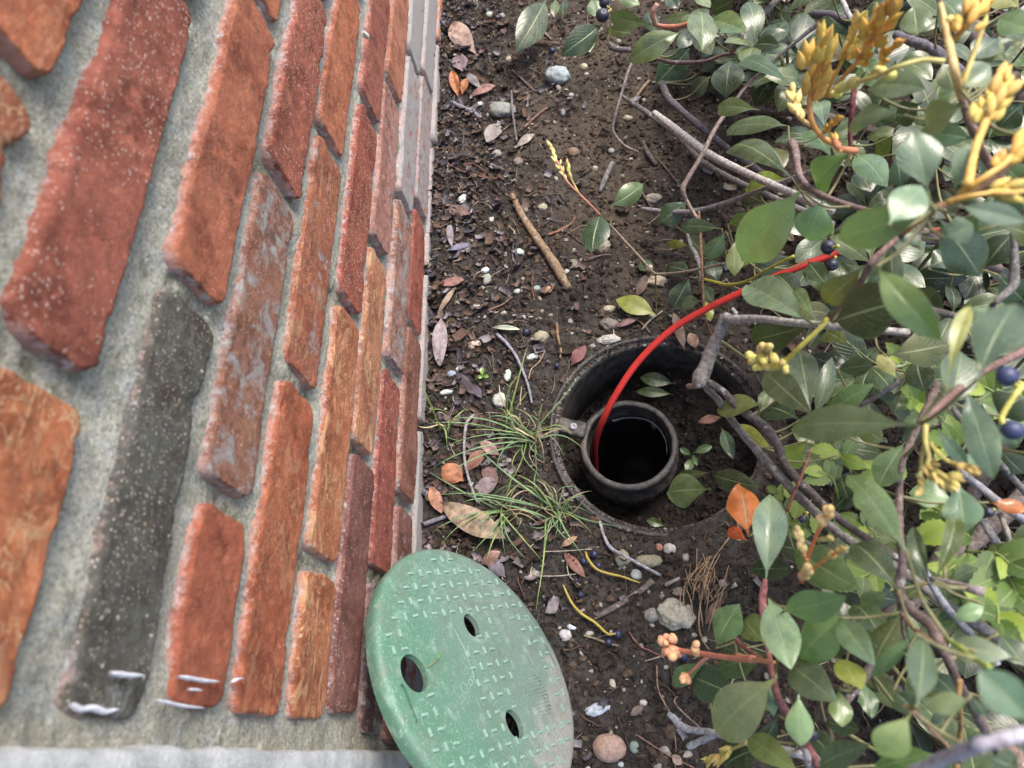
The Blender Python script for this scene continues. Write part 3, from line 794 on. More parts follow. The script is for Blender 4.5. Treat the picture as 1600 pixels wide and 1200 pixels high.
# worn raised lettering: only round and straight strokes still legible
parts = []
def ringlet(u, v, r):
    c_ = lidp(u, v); th = np.linspace(0, 2 * np.pi, 20)
    parts.append(tube([(c_[0] + r * math.cos(x), c_[1] + r * math.sin(x), top_z(*c_)) for x in th], .0004, 5, n=1))
for (u, v, r) in [(725.5, 1074.5, .0040), (752, 1132, .0044), (735.5, 1066, .0022), (738, 1060, .0020), (700, 1081, .0018), (696, 1073, .0018), (801, 1036, .0016), (802.5, 1043, .0019), (827, 1029, .002), (832, 1035, .002)]: ringlet(u, v, r)
for l in [[(708, 1074), (714, 1086)], [(716, 1086), (720, 1094)], [(727, 1088), (733, 1100)], [(733, 1086), (734, 1092), (737, 1097)], [(745, 1140), (752, 1153), (756, 1160)], [(760, 1146), (764, 1152)], [(757, 1150), (763, 1158)], [(812, 1020), (817, 1028)]]:
    parts.append(tube([(*lidp(u, v), top_z(*lidp(u, v))) for u, v in l], .0004, 5, n=3))
V, F = join_vf(parts); tag(link('lettering', mesh_np('lettering', V, F, True, [M['tread']]), lid), kind='stuff')
# bit of green shoot poking out of the left hole

# ------------------------------------------------------------------ loose soil crumbs, grit and fine litter (nobody could count these)
def scatter(name, pos, size, tmpl, mats, mi, flat=(1, 1, .7), jitter=.35, smooth=False):
    V0, F0 = tmpl; n = len(pos); k = len(V0)
    a = RNG.uniform(0, 2 * np.pi, (n, 3)); c, s = np.cos(a), np.sin(a)
    Rz = np.zeros((n, 3, 3)); Rx = np.zeros((n, 3, 3))
    Rz[:, 0, 0] = c[:, 0]; Rz[:, 0, 1] = -s[:, 0]; Rz[:, 1, 0] = s[:, 0]; Rz[:, 1, 1] = c[:, 0]; Rz[:, 2, 2] = 1
    tl = (RNG.random(n) - .5) * 1.6; Rx[:, 0, 0] = 1; Rx[:, 1, 1] = np.cos(tl); Rx[:, 1, 2] = -np.sin(tl); Rx[:, 2, 1] = np.sin(tl); Rx[:, 2, 2] = np.cos(tl)
    Rm = Rx @ Rz
    sc = size[:, None] * np.array(flat) * RNG.uniform(.65, 1.35, (n, 3))
    W = V0[None] * sc[:, None, :] * (1 + jitter * RNG.uniform(-1, 1, (n, k)))[..., None]
    W = np.einsum('nij,nkj->nki', Rm, W) + pos[:, None]
    F = (F0[None] + (np.arange(n) * k)[:, None, None]).reshape(-1, F0.shape[1])
    me = mesh_np(name, W.reshape(-1, 3), F, smooth, [M[x] for x in mats], np.repeat(mi, len(F0)))
    return tag(link(name, me), kind='stuff')

def soil_points(n, x0=-.002, x1=.84, y0=-.10, y1=1.36, power=None):
    x = RNG.uniform(x0, x1, n); y = RNG.uniform(y0, y1, n)
    if power is not None:
        keep = RNG.random(n) < power(x, y); x, y = x[keep], y[keep]
    ok = np.hypot(x - RC[0], y - RC[1]) > RO + .002
    ok &= ~((np.hypot(x - .0, y - .05) < .03))
    x, y = x[ok], y[ok]; return np.stack([x, y, ground_h(x, y)], -1)

pos = soil_points(42000); size = .0006 + .0034 * RNG.random(len(pos)) ** 3.2
scatter('soil_crumbs', pos + np.array([0, 0, .0003]), size, ICO[0], ['crumb_dark', 'crumb_mid'], (RNG.random(len(pos)) < (.18 + .4 * sstep(.3, .9, pos[:, 1]))).astype(int))
pos = soil_points(12000); size = .0006 + .0030 * RNG.random(len(pos)) ** 4
scatter('grit', pos + np.array([0, 0, .0005]), size, ICO[0], ['grit', 'grit_white', 'crumb_mid'], RNG.choice(3, len(pos), p=[.40, .02, .58]))
pos = soil_points(420); size = .0020 + .0030 * RNG.random(len(pos)) ** 2
scatter('small_pebbles', pos, size, ICO[1], ['grit', 'grit_white', 'crumb_mid', 'flake'], RNG.choice(4, len(pos), p=[.34, .03, .45, .18]), jitter=.24, smooth=True)
# crumbs on the silt in the box and dirt clinging to its rim
th = RNG.uniform(0, 2 * np.pi, 2600); r = .108 * np.sqrt(RNG.random(2600)); x, y = r * np.cos(th), r * np.sin(th)
ok = np.hypot(x - PC[0] + RC[0], y - PC[1] + RC[1]) > PR + .002; x, y = x[ok], y[ok]
pos = np.stack([x + RC[0], y + RC[1], inner_h(x, y)], -1)
scatter('silt_crumbs', pos, .0008 + .0034 * RNG.random(len(pos)) ** 3, ICO[0], ['silt', 'crumb_dark', 'crumb_mid'], RNG.choice(3, len(pos), p=[.6, .34, .06]))
th = RNG.uniform(0, 2 * np.pi, 1500); r = RNG.uniform(.1065, .1185, 1500)
pos = np.stack([r * np.cos(th) + RC[0], r * np.sin(th) + RC[1], np.where(r < .1115, -.0028, np.where(r < .1165, .0016, -.001))], -1)
scatter('rim_dirt', pos, .0005 + .0016 * RNG.random(1500) ** 3, ICO[0], ['crumb_dark', 'crumb_mid', 'grit'], RNG.choice(3, 1500, p=[.55, .35, .1]))

def strand_field(name, pos, length, rad, mats, mi, curl=.3, seg=4, lift=.003):
    """thin bent strands lying about"""
    n = len(pos); a = RNG.uniform(0, 2 * np.pi, n); da = RNG.normal(0, curl, (n, seg)); A = a[:, None] + np.cumsum(da, 1)
    st = (length / seg)[:, None]; dx = np.cos(A) * st; dy = np.sin(A) * st
    X_ = pos[:, 0, None] + np.c_[np.zeros(n), np.cumsum(dx, 1)]; Y_ = pos[:, 1, None] + np.c_[np.zeros(n), np.cumsum(dy, 1)]
    tilt = RNG.random(n)[:, None] * lift * np.linspace(0, 1, seg + 1)[None]
    Z_ = ground_h(X_, Y_, False) + .0012 + tilt + RNG.random((n, 1)) * lift * .5
    C = np.stack([X_, Y_, Z_], -1)
    T = np.gradient(C, axis=1); T /= np.linalg.norm(T, axis=2)[..., None] + 1e-9
    S = np.cross(T, [0, 0, 1.0]); S /= np.linalg.norm(S, axis=2)[..., None] + 1e-9; U = np.cross(S, T)
    tp = np.linspace(1, .45, seg + 1)[None, :, None] * rad[:, None, None]
    rings = np.stack([C + S * tp, C + U * tp, C - S * tp, C - U * tp], 2)           # n, seg+1, 4, 3
    k = (seg + 1) * 4; F0 = grid_faces(seg + 1, 4, True)
    F = (F0[None] + (np.arange(n) * k)[:, None, None]).reshape(-1, 4)
    me = mesh_np(name, rings.reshape(-1, 3), F, True, [M[x] for x in mats], np.repeat(mi, len(F0)))
    return tag(link(name, me), kind='stuff')
near_wall = lambda x, y: .25 + .75 * sstep(.22, .02, x) 
pos = soil_points(11000, power=near_wall)
strand_field('fine_twig_litter', pos, RNG.uniform(.006, .034, len(pos)), .0002 + .0010 * RNG.random(len(pos)) ** 3, ['twiglet', 'straw', 'crumb_dark'], RNG.choice(3, len(pos), p=[.58, .16, .26]))
pos = soil_points(1500, .30, 1.1, -.1, 1.25, power=lambda x, y: .15 + .85 * sstep(.36, .55, x))
strand_field('dry_straw', pos, RNG.uniform(.015, .05, len(pos)), RNG.uniform(.0003, .0009, len(pos)), ['straw', 'twiglet'], RNG.choice(2, len(pos), p=[.6, .4]), lift=.014)

def flakes(name, pos, size, mats, mi, lift=.004):
    """small curled bits of broken leaf"""
    n = len(pos); u = np.array([-1, -.35, .35, 1]); A0, B0 = np.meshgrid(u, u, indexing='ij')
    sh = np.sqrt(1 - .55 * np.maximum(np.abs(A0), np.abs(B0)) ** 2 * .9)
    L = np.stack([A0 * sh, B0 * sh * .55, .25 * A0 ** 2 + .2 * B0 ** 2], -1).reshape(-1, 3)
    L2 = np.vstack([L, L - np.array([0, 0, .05])])
    F0 = np.vstack([grid_faces(4, 4), grid_faces(4, 4)[:, ::-1] + 16])
    return scatter(name, pos + np.array([0, 0, lift * .5]), size, (L2, F0), mats, mi, flat=(1, 1, 1), jitter=.12, smooth=True)
pos = soil_points(5600, power=lambda x, y: .22 + .82 * sstep(.17, .02, x))
flakes('leaf_litter_bits', pos + np.array([0, 0, .001]), .0022 + .0072 * RNG.random(len(pos)) ** 2.2, ['flake', 'twiglet', 'crumb_dark', 'mauve'], RNG.choice(4, len(pos), p=[.34, .26, .22, .18]))
pos = soil_points(900, .38, 1.1, -.1, 1.25)
flakes('mulch_under_shrub', pos, .005 + .009 * RNG.random(len(pos)) ** 2, ['flake', 'twiglet', 'straw', 'crumb_dark'], RNG.choice(4, len(pos), p=[.4, .25, .1, .25]))

pos = soil_points(2600, -.002, .20, -.05, 1.5, power=lambda x, y: .12 + .88 * sstep(.15, .01, x))
flakes('curled_leaf_litter', pos + np.array([0, 0, .0015]), .0045 + .0065 * RNG.random(len(pos)) ** 1.8, ['flake', 'twiglet', 'mauve', 'crumb_dark', 'mauve_dark'], RNG.choice(5, len(pos), p=[.22, .16, .20, .18, .24]))
pos = soil_points(1500, .0, .8, -.1, 1.45, power=lambda x, y: .3 + .7 * sstep(.3, .0, x)); size = .0030 + .0045 * RNG.random(len(pos)) ** 2.5
scatter('soil_clods', pos - np.array([0, 0, .0008]), size, ICO[1], ['crumb_dark', 'crumb_mid'], RNG.choice(2, len(pos), p=[.6, .4]), jitter=.30, smooth=False)
pos = soil_points(700, .0, .8, -.1, 1.45, power=lambda x, y: .35 + .65 * sstep(.25, .0, x))
strand_field('broken_twigs', pos, RNG.uniform(.010, .034, len(pos)), .0005 + .0010 * RNG.random(len(pos)) ** 2, ['twiglet', 'crumb_dark', 'mauve'], RNG.choice(3, len(pos), p=[.45, .3, .25]), curl=.14, lift=.006)

# ------------------------------------------------------------------ stones
def gz(u, v, dz=0.0):
    """point on the soil surface seen at (u, v)"""
    p = P(u, v, 0)
    for _ in range(3): p = P(u, v, float(ground_h(p[0], p[1], False)) + dz)
    return p
def stone(u, v, w_, h_, ang, rgb, label, rough=.22, cat='stone', name='stone', seed=None, sink=.25, sub=3, flat=.6):
    p = gz(u, v); d = depth_of(p) / FP; a, b = w_ * d / 2, h_ * d / 2
    c_ = min(a, b) * flat * 1.3
    seed = seed if seed is not None else int(u * 7 + v)
    V0, F0 = ICO[sub]
    q = V0 * 1.3 + seed * .37
    r = 1 + rough * fbm(q, 3, seed) + rough * .35 * fbm(q * 4, 2, seed + 3)
    V = V0 * r[:, None] * np.array([a, b, c_])
    o = link(name, mesh_np(name, V, F0, True, [M['stone']]), None, (p[0], p[1], p[2] + c_ * (1 - 2 * sink) * .6))
    o.rotation_euler = (random.uniform(-.15, .15), random.uniform(-.15, .15), math.radians(-ang)); o.color = (*rgb, 1)
    return tag(o, label, cat, 'loose stones on the soil')
BL = (.36, .42, .42); TN = (.36, .31, .23); WH = (.38, .39, .35); GY = (.26, .26, .25)
for a in [
    (872, 122, 42, 32, 10, (.27,.32,.33), 'pale blue-grey angular stone lying alone on the bare brown soil', .3),
    (785, 175, 46, 30, 20, (.23, .24, .22), 'flat grey stone crossed by a thin dark twig', .3),
    (765, 24, 11, 12, 0, WH, 'tiny round white pebble at the far end beside the leaf litter', .2),
    (795, 94, 11, 12, 0, TN, 'tiny cream pebble at the end of a short pale twig', .2),
    (912, 106, 12, 14, 0, TN, 'small tan pebble to the right of the blue-grey stone', .3),
    (893, 150, 9, 9, 0, WH, 'tiny white pebble just below the blue-grey stone', .3),
    (880, 176, 10, 13, 0, GY, 'small upright grey-brown pebble in the middle of the bare soil', .3),
    (896, 240, 20, 20, 0, (.17, .11, .08), 'rounded reddish brown pebble beside the yellow bud spray', .15),
    (776, 242, 16, 15, 0, (.22, .20, .17), 'grey-brown pebble lying above the long dark root', .3),
    (810, 254, 15, 17, 0, (.17, .14, .12), 'dull brown pebble near the top of the dead stick', .25),
    (955, 237, 11, 11, 0, GY, 'small grey pebble beside the hooked end of the thin twig', .2),
    (981, 186, 15, 11, 15, TN, 'small tan pebble left of the broken white branch', .3),
    (749, 166, 14, 12, 0, (.38, .40, .40), 'small pale grey pebble left of the flat grey stone', .3),
    (848, 325, 15, 13, 0, TN, 'cream pebble right of the top of the dead stick', .25),
    (1022, 311, 24, 16, 10, TN, 'tan stone half under the long grey fallen branch', .35),
    (1027, 441, 33, 19, 5, (.36, .29, .21), 'knobbly tan stone just above the bright green fallen leaf', .4),
    (942, 387, 26, 24, 0, (.24, .21, .16), 'tan stone half hidden by the dark green leaf of the bud spray', .3),
    (952, 483, 20, 12, 0, TN, 'low tan stone touching the blunt end of the bright green leaf', .3),
    (952, 508, 28, 22, 20, (.15, .13, .11), 'brown-grey clod of stone above the valve box rim', .4),
    (950, 531, 32, 15, 5, (.38, .37, .33), 'white and grey wedge shaped stone against the upper left of the rim', .45),
    (742, 540, 20, 17, 0, (.42, .32, .27), 'pinkish angular pebble by the mauve leaf at the wall', .35),
    (793, 587, 12, 21, 8, (.40, .46, .40), 'smooth oval greenish white pebble among the grass', .1),
    (781, 627, 22, 26, 0, (.42,.43,.39), 'chunky white stone at the root of the upright grass', .35),
    (698, 613, 22, 11, -10, (.40,.42,.39), 'flat white pebble near the wall foot below the seedling', .25),
    (706, 586, 15, 14, 0, (.24, .28, .34), 'bluish pebble next to the dark purple leaf', .2),
    (846, 527, 24, 18, 0, (.27, .24, .17), 'dull tan stone half sunk between stick and valve box', .25),
    (831, 559, 18, 12, -20, (.42, .46, .43), 'pale greenish chalky pebble left of the valve box', .35),
    (811, 395, 16, 11, 20, (.42, .46, .44), 'pale triangular chip left of the dead stick', .4),
    (839, 451, 12, 10, 0, (.30, .38, .35), 'small greenish pebble near the lower end of the dead stick', .15),
    (808, 456, 11, 9, 0, WH, 'small white pebble left of the greenish one', .3),
    (760, 438, 14, 22, 10, (.24, .25, .23), 'grey elongated stone in the dark litter', .35),
    (758, 423, 13, 10, 0, (.48, .52, .52), 'pale flat chip resting above the grey elongated stone', .3),
    (722, 312, 13, 18, 15, (.52, .54, .50), 'white shard standing in the litter near the wall', .4),
    (768, 343, 9, 10, 0, WH, 'bright white crumb of stone above the mauve leaves', .35),
    (719, 576, 14, 8, -15, (.58, .60, .48), 'yellowish white flat chip above the purple leaf', .3),
    (885, 425, 10, 9, 0, WH, 'small white pebble at the lower tip of a thin grey twig', .3),
    (744, 480, 12, 10, 0, (.32, .32, .32), 'small grey pebble in the litter left of the white bud husk', .3),
    (972, 873, 24, 26, 0, (.24, .23, .16), 'olive-grey stone at the bend of the thin grey twig', .25),
    (1012, 878, 43, 22, 3, (.23, .21, .14), 'long olive stone below the valve box rim', .2),
    (1046, 858, 19, 18, 0, (.40, .38, .33), 'round pale stone just outside the lower rim', .12),
    (994, 898, 18, 17, 0, (.38,.39,.38), 'round white stone under the thin grey twig', .12),
    (1030, 856, 12, 11, 0, (.34, .17, .10), 'small orange-brown stone left of the round pale one', .3),
    (1056, 961, 58, 42, 10, (.36, .33, .26), 'big rough tan stone beside the heap of dry needles', .4),
    (1018, 962, 22, 22, 0, (.22, .20, .18), 'dull grey stone left of the big rough tan one', .25),
    (1060, 925, 22, 14, 0, (.20, .16, .12), 'brown stone under the dry needles', .3),
    (883, 993, 20, 17, 0, (.40, .38, .38), 'grey and cream pebble beside the edge of the green lid', .3),
    (893, 980, 14, 9, 15, (.42,.45,.48), 'small bluish white chip above the pebble by the lid', .35),
    (952, 1169, 53, 42, 5, (.33, .22, .17), 'large smooth brown river pebble right of the green lid', .06),
    (991, 1168, 16, 18, 0, (.20, .25, .21), 'small round grey-green pebble right of the brown river pebble', .1),
    (935, 1108, 36, 17, -10, (.38,.41,.46), 'flat white flake of stone lying between lid and shrub', .4),
    (970, 1194, 10, 9, 0, (.46,.48,.46), 'tiny white cube-like chip below the brown river pebble', .2),
    (957, 1068, 10, 14, -20, (.36, .34, .26), 'small tan sliver above the flat white flake', .3),
    (1005, 1098, 12, 10, 0, (.42, .40, .35), 'small cream pebble right of the flat white flake', .3),
    (1128, 912, 14, 12, 0, (.24, .20, .20), 'round mauve-grey pebble below the orange leaf', .1),
]:
    stone(*a)

# ------------------------------------------------------------------ leaves
def leaf_geo(L, Wd, n=12, mcols=9, bend=.12, fold=.18, twist=0.0, obov=1.15, tipsharp=.75, wav=0.0, seed=0, curl=0.0, pet=.10, bite=None):
    """local leaf: +x base to tip, +z upper side"""
    t = np.linspace(0, 1, n + 1); t = t ** .95
    tb = np.clip((t - pet) / (1 - pet), 0, 1)
    w_ = np.sin(np.pi * tb ** obov) ** tipsharp * Wd / 2
    w_ = np.where(tb > .80, w_ * (1 + .0), w_); w_ = np.maximum(w_, Wd * .022)
    w_[-1] = Wd * .008
    s = np.linspace(-1, 1, mcols)
    x = np.broadcast_to((t * L)[:, None], (n + 1, mcols)).copy()
    wl_ = w_[:, None]
    edge = np.ones((n + 1, mcols))
    if bite is not None:
        for (tb_, sd, dep, wid_) in bite:
            k_ = np.exp(-((t - tb_) / wid_) ** 2) * dep
            sel = (np.sign(s) == sd)
            edge[:, sel] *= (1 - k_)[:, None]
    y = s[None, :] * wl_ * edge
    th_ = fold
    z = np.abs(y) * math.tan(th_) - curl * (np.abs(y) ** 2) / max(Wd, 1e-6) * 2
    z = z + wav * Wd * np.sin(t * 11 + seed)[:, None] * (s[None, :] ** 2) * np.sign(s + 1e-9)[None, :] + wav * .6 * Wd * np.sin(t * 7 + seed * 2)[:, None] * s[None, :] ** 2
    # longitudinal bend as an arc
    zz = bend * L * 4 * t * (1 - t)
    z = z + zz[:, None]
    if twist:
        a = twist * (t - .3)[:, None]; y, z = y * np.cos(a) - (z - zz[:, None]) * np.sin(a), zz[:, None] + y * np.sin(a) + (z - zz[:, None]) * np.cos(a)
    V = np.stack([x, y, z], -1).reshape(-1, 3)
    F = grid_faces(n + 1, mcols)[:, ::-1]
    uv = np.stack([np.broadcast_to((s[None, :] * .5 + .5), (n + 1, mcols)), np.broadcast_to(t[:, None], (n + 1, mcols))], -1).reshape(-1, 2)
    return V, F[:, ::-1], uv
def leaf_mesh(name, mat, **k):
    V, F, uv = leaf_geo(**k)
    me = mesh_np(name, V, F, True, [mat]); ul = me.uv_layers.new(name='uv')
    li = np.zeros(len(me.loops), np.int32); me.loops.foreach_get('vertex_index', li)
    ul.data.foreach_set('uv', uv[li].astype(np.float32).ravel()); return me
def frame(a, nrm):
    a = a / np.linalg.norm(a); nrm = nrm - a * nrm.dot(a); nrm /= np.linalg.norm(nrm); b = np.cross(nrm, a)
    return Matrix(((a[0], b[0], nrm[0]), (a[1], b[1], nrm[1]), (a[2], b[2], nrm[2])))
def put(o, p, a, nrm, roll=0.0):
    q = frame(np.asarray(a, float), np.asarray(nrm, float)) @ Matrix.Rotation(roll, 3, 'X')
    mt = q.to_4x4(); mt.translation = Vector([float(x) for x in p]); o.matrix_world = mt
def place_leaf(pb, pt, wpx=None, wid=None, mat='leaf', name='leaf', parent=None, roll=0.0, camw=.7, rgb=(.08, .12, .05), blotch=0.0, hang=None, **k):
    pb, pt = np.asarray(pb, float), np.asarray(pt, float); L = np.linalg.norm(pt - pb)
    if wid is None: wid = wpx * depth_of((pb + pt) / 2) / FP
    mid = (pb + pt) / 2; nv = (CAM - mid) / np.linalg.norm(CAM - mid) * camw + np.array([0, 0, 1.0]) * (1 - camw)
    me = leaf_mesh(name, M[mat], L=L, Wd=wid, **k)
    o = link(name, me, None); put(o, pb, pt - pb, nv, roll); o.color = (*rgb, 1); o['blotch'] = float(blotch)
    if parent is not None:
        mw = o.matrix_world.copy(); o.parent = parent
        o.matrix_basis = Matrix.Translation(-Vector(parent.location)) @ mw
    return o

# dead leaves on the soil: base and tip seen at, width in px, colour
GB = 'dead leaves scattered on the soil'
def dead(u0, v0, u1, v1, w_, rgb, label, z0=.003, z1=.006, **k):
    pb = gz(u0, v0, z0); pt = gz(u1, v1, z1); kk = dict(bend=.10, fold=.25, curl=.3, wav=.06, seed=u0 * .01, obov=1.0, camw=.35, pet=.06); kk.update(k)
    o = place_leaf(pb, pt, w_, mat='dead', name='dead_leaf', rgb=rgb, **kk)
    mw = o.matrix_world.copy(); return tag(o, label, 'dead leaf', GB)
PKT = (.36, .26, .22); MV = (.15, .11, .13); OG = (.38, .15, .06); TB = (.24, .18, .13); RB = (.16, .07, .055); GYL = (.22, .20, .19); DM = (.055, .045, .06)
dead(744, 85, 704, 38, 32, PKT, 'broad pinkish tan dead leaf curled against the wall foot at the far end', roll=-.2, bend=.16)
dead(716, 84, 722, 112, 26, MV, 'dull mauve dead leaf just under the broad tan one')
dead(716, 152, 706, 110, 15, OG, 'bright orange dead leaf standing in the dark litter', z1=.02, fold=.6)
dead(722, 148, 730, 122, 12, OG, 'second orange dead leaf leaning on the bright orange one', z1=.016, fold=.6)
dead(728, 114, 750, 138, 13, (.17, .16, .17), 'narrow grey dead leaf beside the orange pair')
dead(734, 152, 775, 134, 14, (.22, .12, .10), 'long folded red-brown dead leaf beside the grey stone', fold=.5)
dead(782, 193, 760, 222, 26, GYL, 'grey heart shaped dead leaf below the flat grey stone')
dead(806, 231, 835, 209, 13, (.26, .23, .21), 'narrow grey-tan dead leaf pointing to the bare soil')
dead(702, 348, 706, 386, 11, (.20, .18, .20), 'slim mauve-grey dead leaf standing upright from the litter', z1=.012)
dead(697, 392, 736, 382, 10, (.15, .15, .22), 'slim bluish dead leaf lying crosswise by the wall')
dead(686, 322, 736, 336, 18, (.13, .075, .065), 'dark red-brown crumpled dead leaf in the wall litter', wav=.15)
dead(684, 446, 726, 437, 15, (.20, .10, .09), 'red-brown dead leaf touching the wall foot')
dead(683, 494, 712, 450, 9, TB, 'narrow tan dead leaf slanting from the wall foot', fold=.5)
dead(690, 494, 687, 574, 24, (.22, .19, .20), 'long pale mauve dead leaf with a small dark hole along the wall', wav=.08)
dead(892, 572, 915, 540, 19, (.14, .055, .055), 'dark crimson dead leaf left of the valve box rim')
dead(767, 512, 813, 515, 8, (.36, .40, .33), 'silvery green spindle shaped dry leaf', fold=.5)
dead(850, 460, 865, 446, 10, (.34, .20, .12), 'small orange-tan dead leaf near the end of the dead stick')
dead(960, 512, 1000, 496, 10, (.20, .12, .12), 'mauve dead leaf below the bright green fallen leaf')
dead(995, 465, 1010, 430, 16, (.09, .06, .045), 'dark brown dead leaf behind the knobbly tan stone')
dead(712, 580, 742, 616, 17, DM, 'glossy dark purple dead leaf near the seedling', fold=.15, roll=.2)
dead(738, 600, 752, 622, 13, (.06, .05, .07), 'second dark purple dead leaf beside the glossy one')
dead(725, 752, 690, 730, 34, (.30, .13, .07), 'cupped glossy orange-brown dead leaf among the grass', bend=.2, curl=.6)
dead(728, 738, 757, 703, 21, (.22, .10, .075), 'brown folded dead leaf between the grass blades', fold=.5)
dead(781, 712, 750, 690, 18, (.32, .20, .18), 'pinkish brown dead leaf lying on the folded one')
dead(752, 728, 778, 754, 22, (.15, .09, .085), 'dark mauve dead leaf in the middle of the grass')
dead(834, 690, 843, 664, 19, (.17, .12, .13), 'round mauve dead leaf left of the valve box ear', obov=.9)
dead(672, 758, 690, 802, 20, (.30, .15, .10), 'orange-tan dead leaf wedged against the wall by the grass')
dead(684, 786, 790, 842, 40, (.27, .21, .15), 'largest tan dead leaf with a wavy edge, lying above the green lid', bend=.10, wav=.10, z1=.010)
dead(738, 768, 778, 752, 26, (.17, .14, .15), 'dull mauve dead leaf behind the largest tan leaf')
dead(880, 862, 914, 902, 16, (.17, .085, .065), 'reddish brown dead leaf by the fallen blue berries')
dead(752, 882, 782, 862, 20, (.30, .19, .16), 'pinkish dead leaf poking out behind the top of the green lid', z1=.012)
dead(790, 902, 762, 872, 22, (.10, .09, .12), 'dark blue-grey dead leaf behind the green lid')
dead(1128, 932, 1102, 976, 15, (.14, .085, .06), 'brown dead leaf beside the dry needles', fold=.4)
dead(1070, 548, 1052, 488, 16, (.18, .13, .10), 'brown dead leaf leaning on the outer top of the valve box rim', z1=.012)
dead(1088, 545, 1078, 520, 18, (.28, .18, .13), 'pale brown dead leaf behind the red cable at the rim')
dead(876, 855, 902, 838, 10, (.34, .22, .14), 'small orange-tan dead leaf at the right of the grass')
dead(1006, 1102, 985, 1118, 12, (.12, .09, .08), 'small brown dead leaf in the crumbs right of the flat white flake')
dead(1066, 1195, 1050, 1180, 14, (.30, .22, .17), 'tan dead leaf stub at the bottom edge of the soil')
dead(1127, 652, 1090, 660, 14, (.16, .075, .05), 'red-brown dead leaf on the silt inside the valve box', z0=-.045, z1=-.04)

# ------------------------------------------------------------------ berries fallen on the soil
def berry_mesh():
    V0, F0 = ICO[3]; V = V0.copy(); V[:, 2] *= .95
    r = np.hypot(V[:, 0], V[:, 1]); V[:, 2] -= np.where(V[:, 2] > 0, .22 * np.exp(-(r / .22) ** 2), 0)
    V *= (1 + .03 * fbm(V0 * 3, 2, 4))[:, None]
    return mesh_np('berry', V, F0, True, [M['berry']])
BME = berry_mesh()
def berry(p, rad, rgb=(.020, .025, .062), parent=None, name='berry'):
    o = link(name, BME, parent, p if parent is None else np.asarray(p) - np.array(parent.location)); o.scale = (rad,) * 3
    o.rotation_euler = (random.uniform(-1, 1), random.uniform(-1, 1), 0); o.color = (*rgb, 1); return o
for u, v, rpx, lab in [
    (928, 866, 6.0, 'dark blue berry at the upper right of a trio beside a yellow stalk'),
    (912, 877, 5.2, 'dark blue berry left of the yellow stalk in the trio'),
    (935, 884, 5.4, 'dark blue berry lying against the curve of the upper yellow stalk'),
    (907, 929, 4.6, 'dark blue berry lying alone between the two yellow stalks'),
    (965, 991, 6.8, 'larger dark blue berry on the tip of the lower yellow stalk'),
    (951, 1003, 6.2, 'dark blue berry under the fork of the lower yellow stalk'),
    (822, 519, 5.5, 'black berry beside the silvery spindle leaf'),
    (870, 571, 4.2, 'small blue berry left of the valve box rim'),
    (863, 79, 4.5, 'small blue berry below the dark green leaf at the far end'),
    (1068, 1026, 6.5, 'blue berry on the soil under the pink bud stalk'),
    (1104, 931, 5.5, 'black berry beside the heap of dry needles'),
    (900, 907, 4.0, 'small dark berry just under the trio')]:
    p = gz(u, v, .004); tag(berry(p, rpx * depth_of(p) / FP), lab, 'berry', 'berries fallen on the soil')

# ------------------------------------------------------------------ sticks and twigs on the soil
GT = 'twigs fallen on the soil'
def twig(pix, rpx, rgb, label, name='twig', zs=None, rough=.25, group=GT, mat='bark', sides=8):
    zs = zs if zs is not None else [.003] * len(pix)
    pts = np.array([gz(u, v, z) for (u, v), z in zip(pix, zs)])
    d = depth_of(pts[0]) / FP
    V, F = tube(pts, np.array(rpx) * d if np.ndim(rpx) else rpx * d, sides, rough, seed=int(pix[0][0]), n=6)
    c0 = pts.mean(0); o = link(name, mesh_np(name, V - c0, F, True, [M[mat]]), None, c0); o.color = (*rgb, 1)
    return tag(o, label, 'stick' if name == 'stick' else 'twig', group)
twig([(800, 303), (812, 330), (834, 366), (852, 392), (866, 412), (878, 434), (889, 452)], [3.5, 5.5, 6.2, 6.4, 7.2, 7.0, 5.5], (.24, .17, .11), 'thick bare brown dead stick lying slantwise on the bare soil', 'stick', zs=[.004] * 7)
twig([(776, 522), (792, 537), (806, 556), (818, 582), (826, 606), (831, 630)], [2.6, 2.6, 2.4, 2.2, 2.0, 1.6], (.24, .24, .29), 'curved bluish grey twig between grass and valve box', zs=[.006] * 6)
twig([(697, 243), (725, 243), (752, 250), (780, 265), (806, 269)], 2.8, (.055, .045, .045), 'long dark root arching below the small pebbles near the wall')
twig([(698, 255), (722, 268), (748, 275), (772, 279), (792, 271), (797, 264)], 1.4, (.19, .10, .075), 'thin reddish root under the long dark one')
twig([(722, 256), (740, 256), (758, 268), (771, 277)], 1.0, (.16, .085, .065), 'hair-thin reddish root joining the thin root')
twig([(799, 142), (800, 165), (803, 190), (808, 222)], [1.6, 1.9, 1.6, 1.2], (.15, .14, .16), 'thin grey twig standing across the flat grey stone', zs=[.008, .018, .014, .004])
twig([(818, 200), (835, 184), (855, 168)], 2.0, (.20, .12, .09), 'short reddish brown twig pointing to the bare soil')
twig([(704, 160), (722, 168), (740, 176), (752, 186)], [3.5, 4, 4.2, 3.5], (.20, .19, .23), 'stubby lilac-grey twig in the litter near the wall')
twig([(733, 172), (745, 190), (753, 205)], 1.4, (.30, .19, .11), 'thin tan twig crossing the stubby lilac one')
twig([(826, 66), (845, 68), (874, 69)], [2.5, 4, 3.2], (.16, .11, .08), 'brown twig half buried near the far leaves')
twig([(847, 40), (852, 52), (862, 62)], 1.6, (.20, .18, .17), 'thin grey twig above the half buried brown one')
twig([(937, 300), (945, 280), (957, 254)], [3.0, 4.2, 4.0], (.17, .16, .16), 'short stout grey twig standing near the yellow bud spray', zs=[.003, .008, .012])
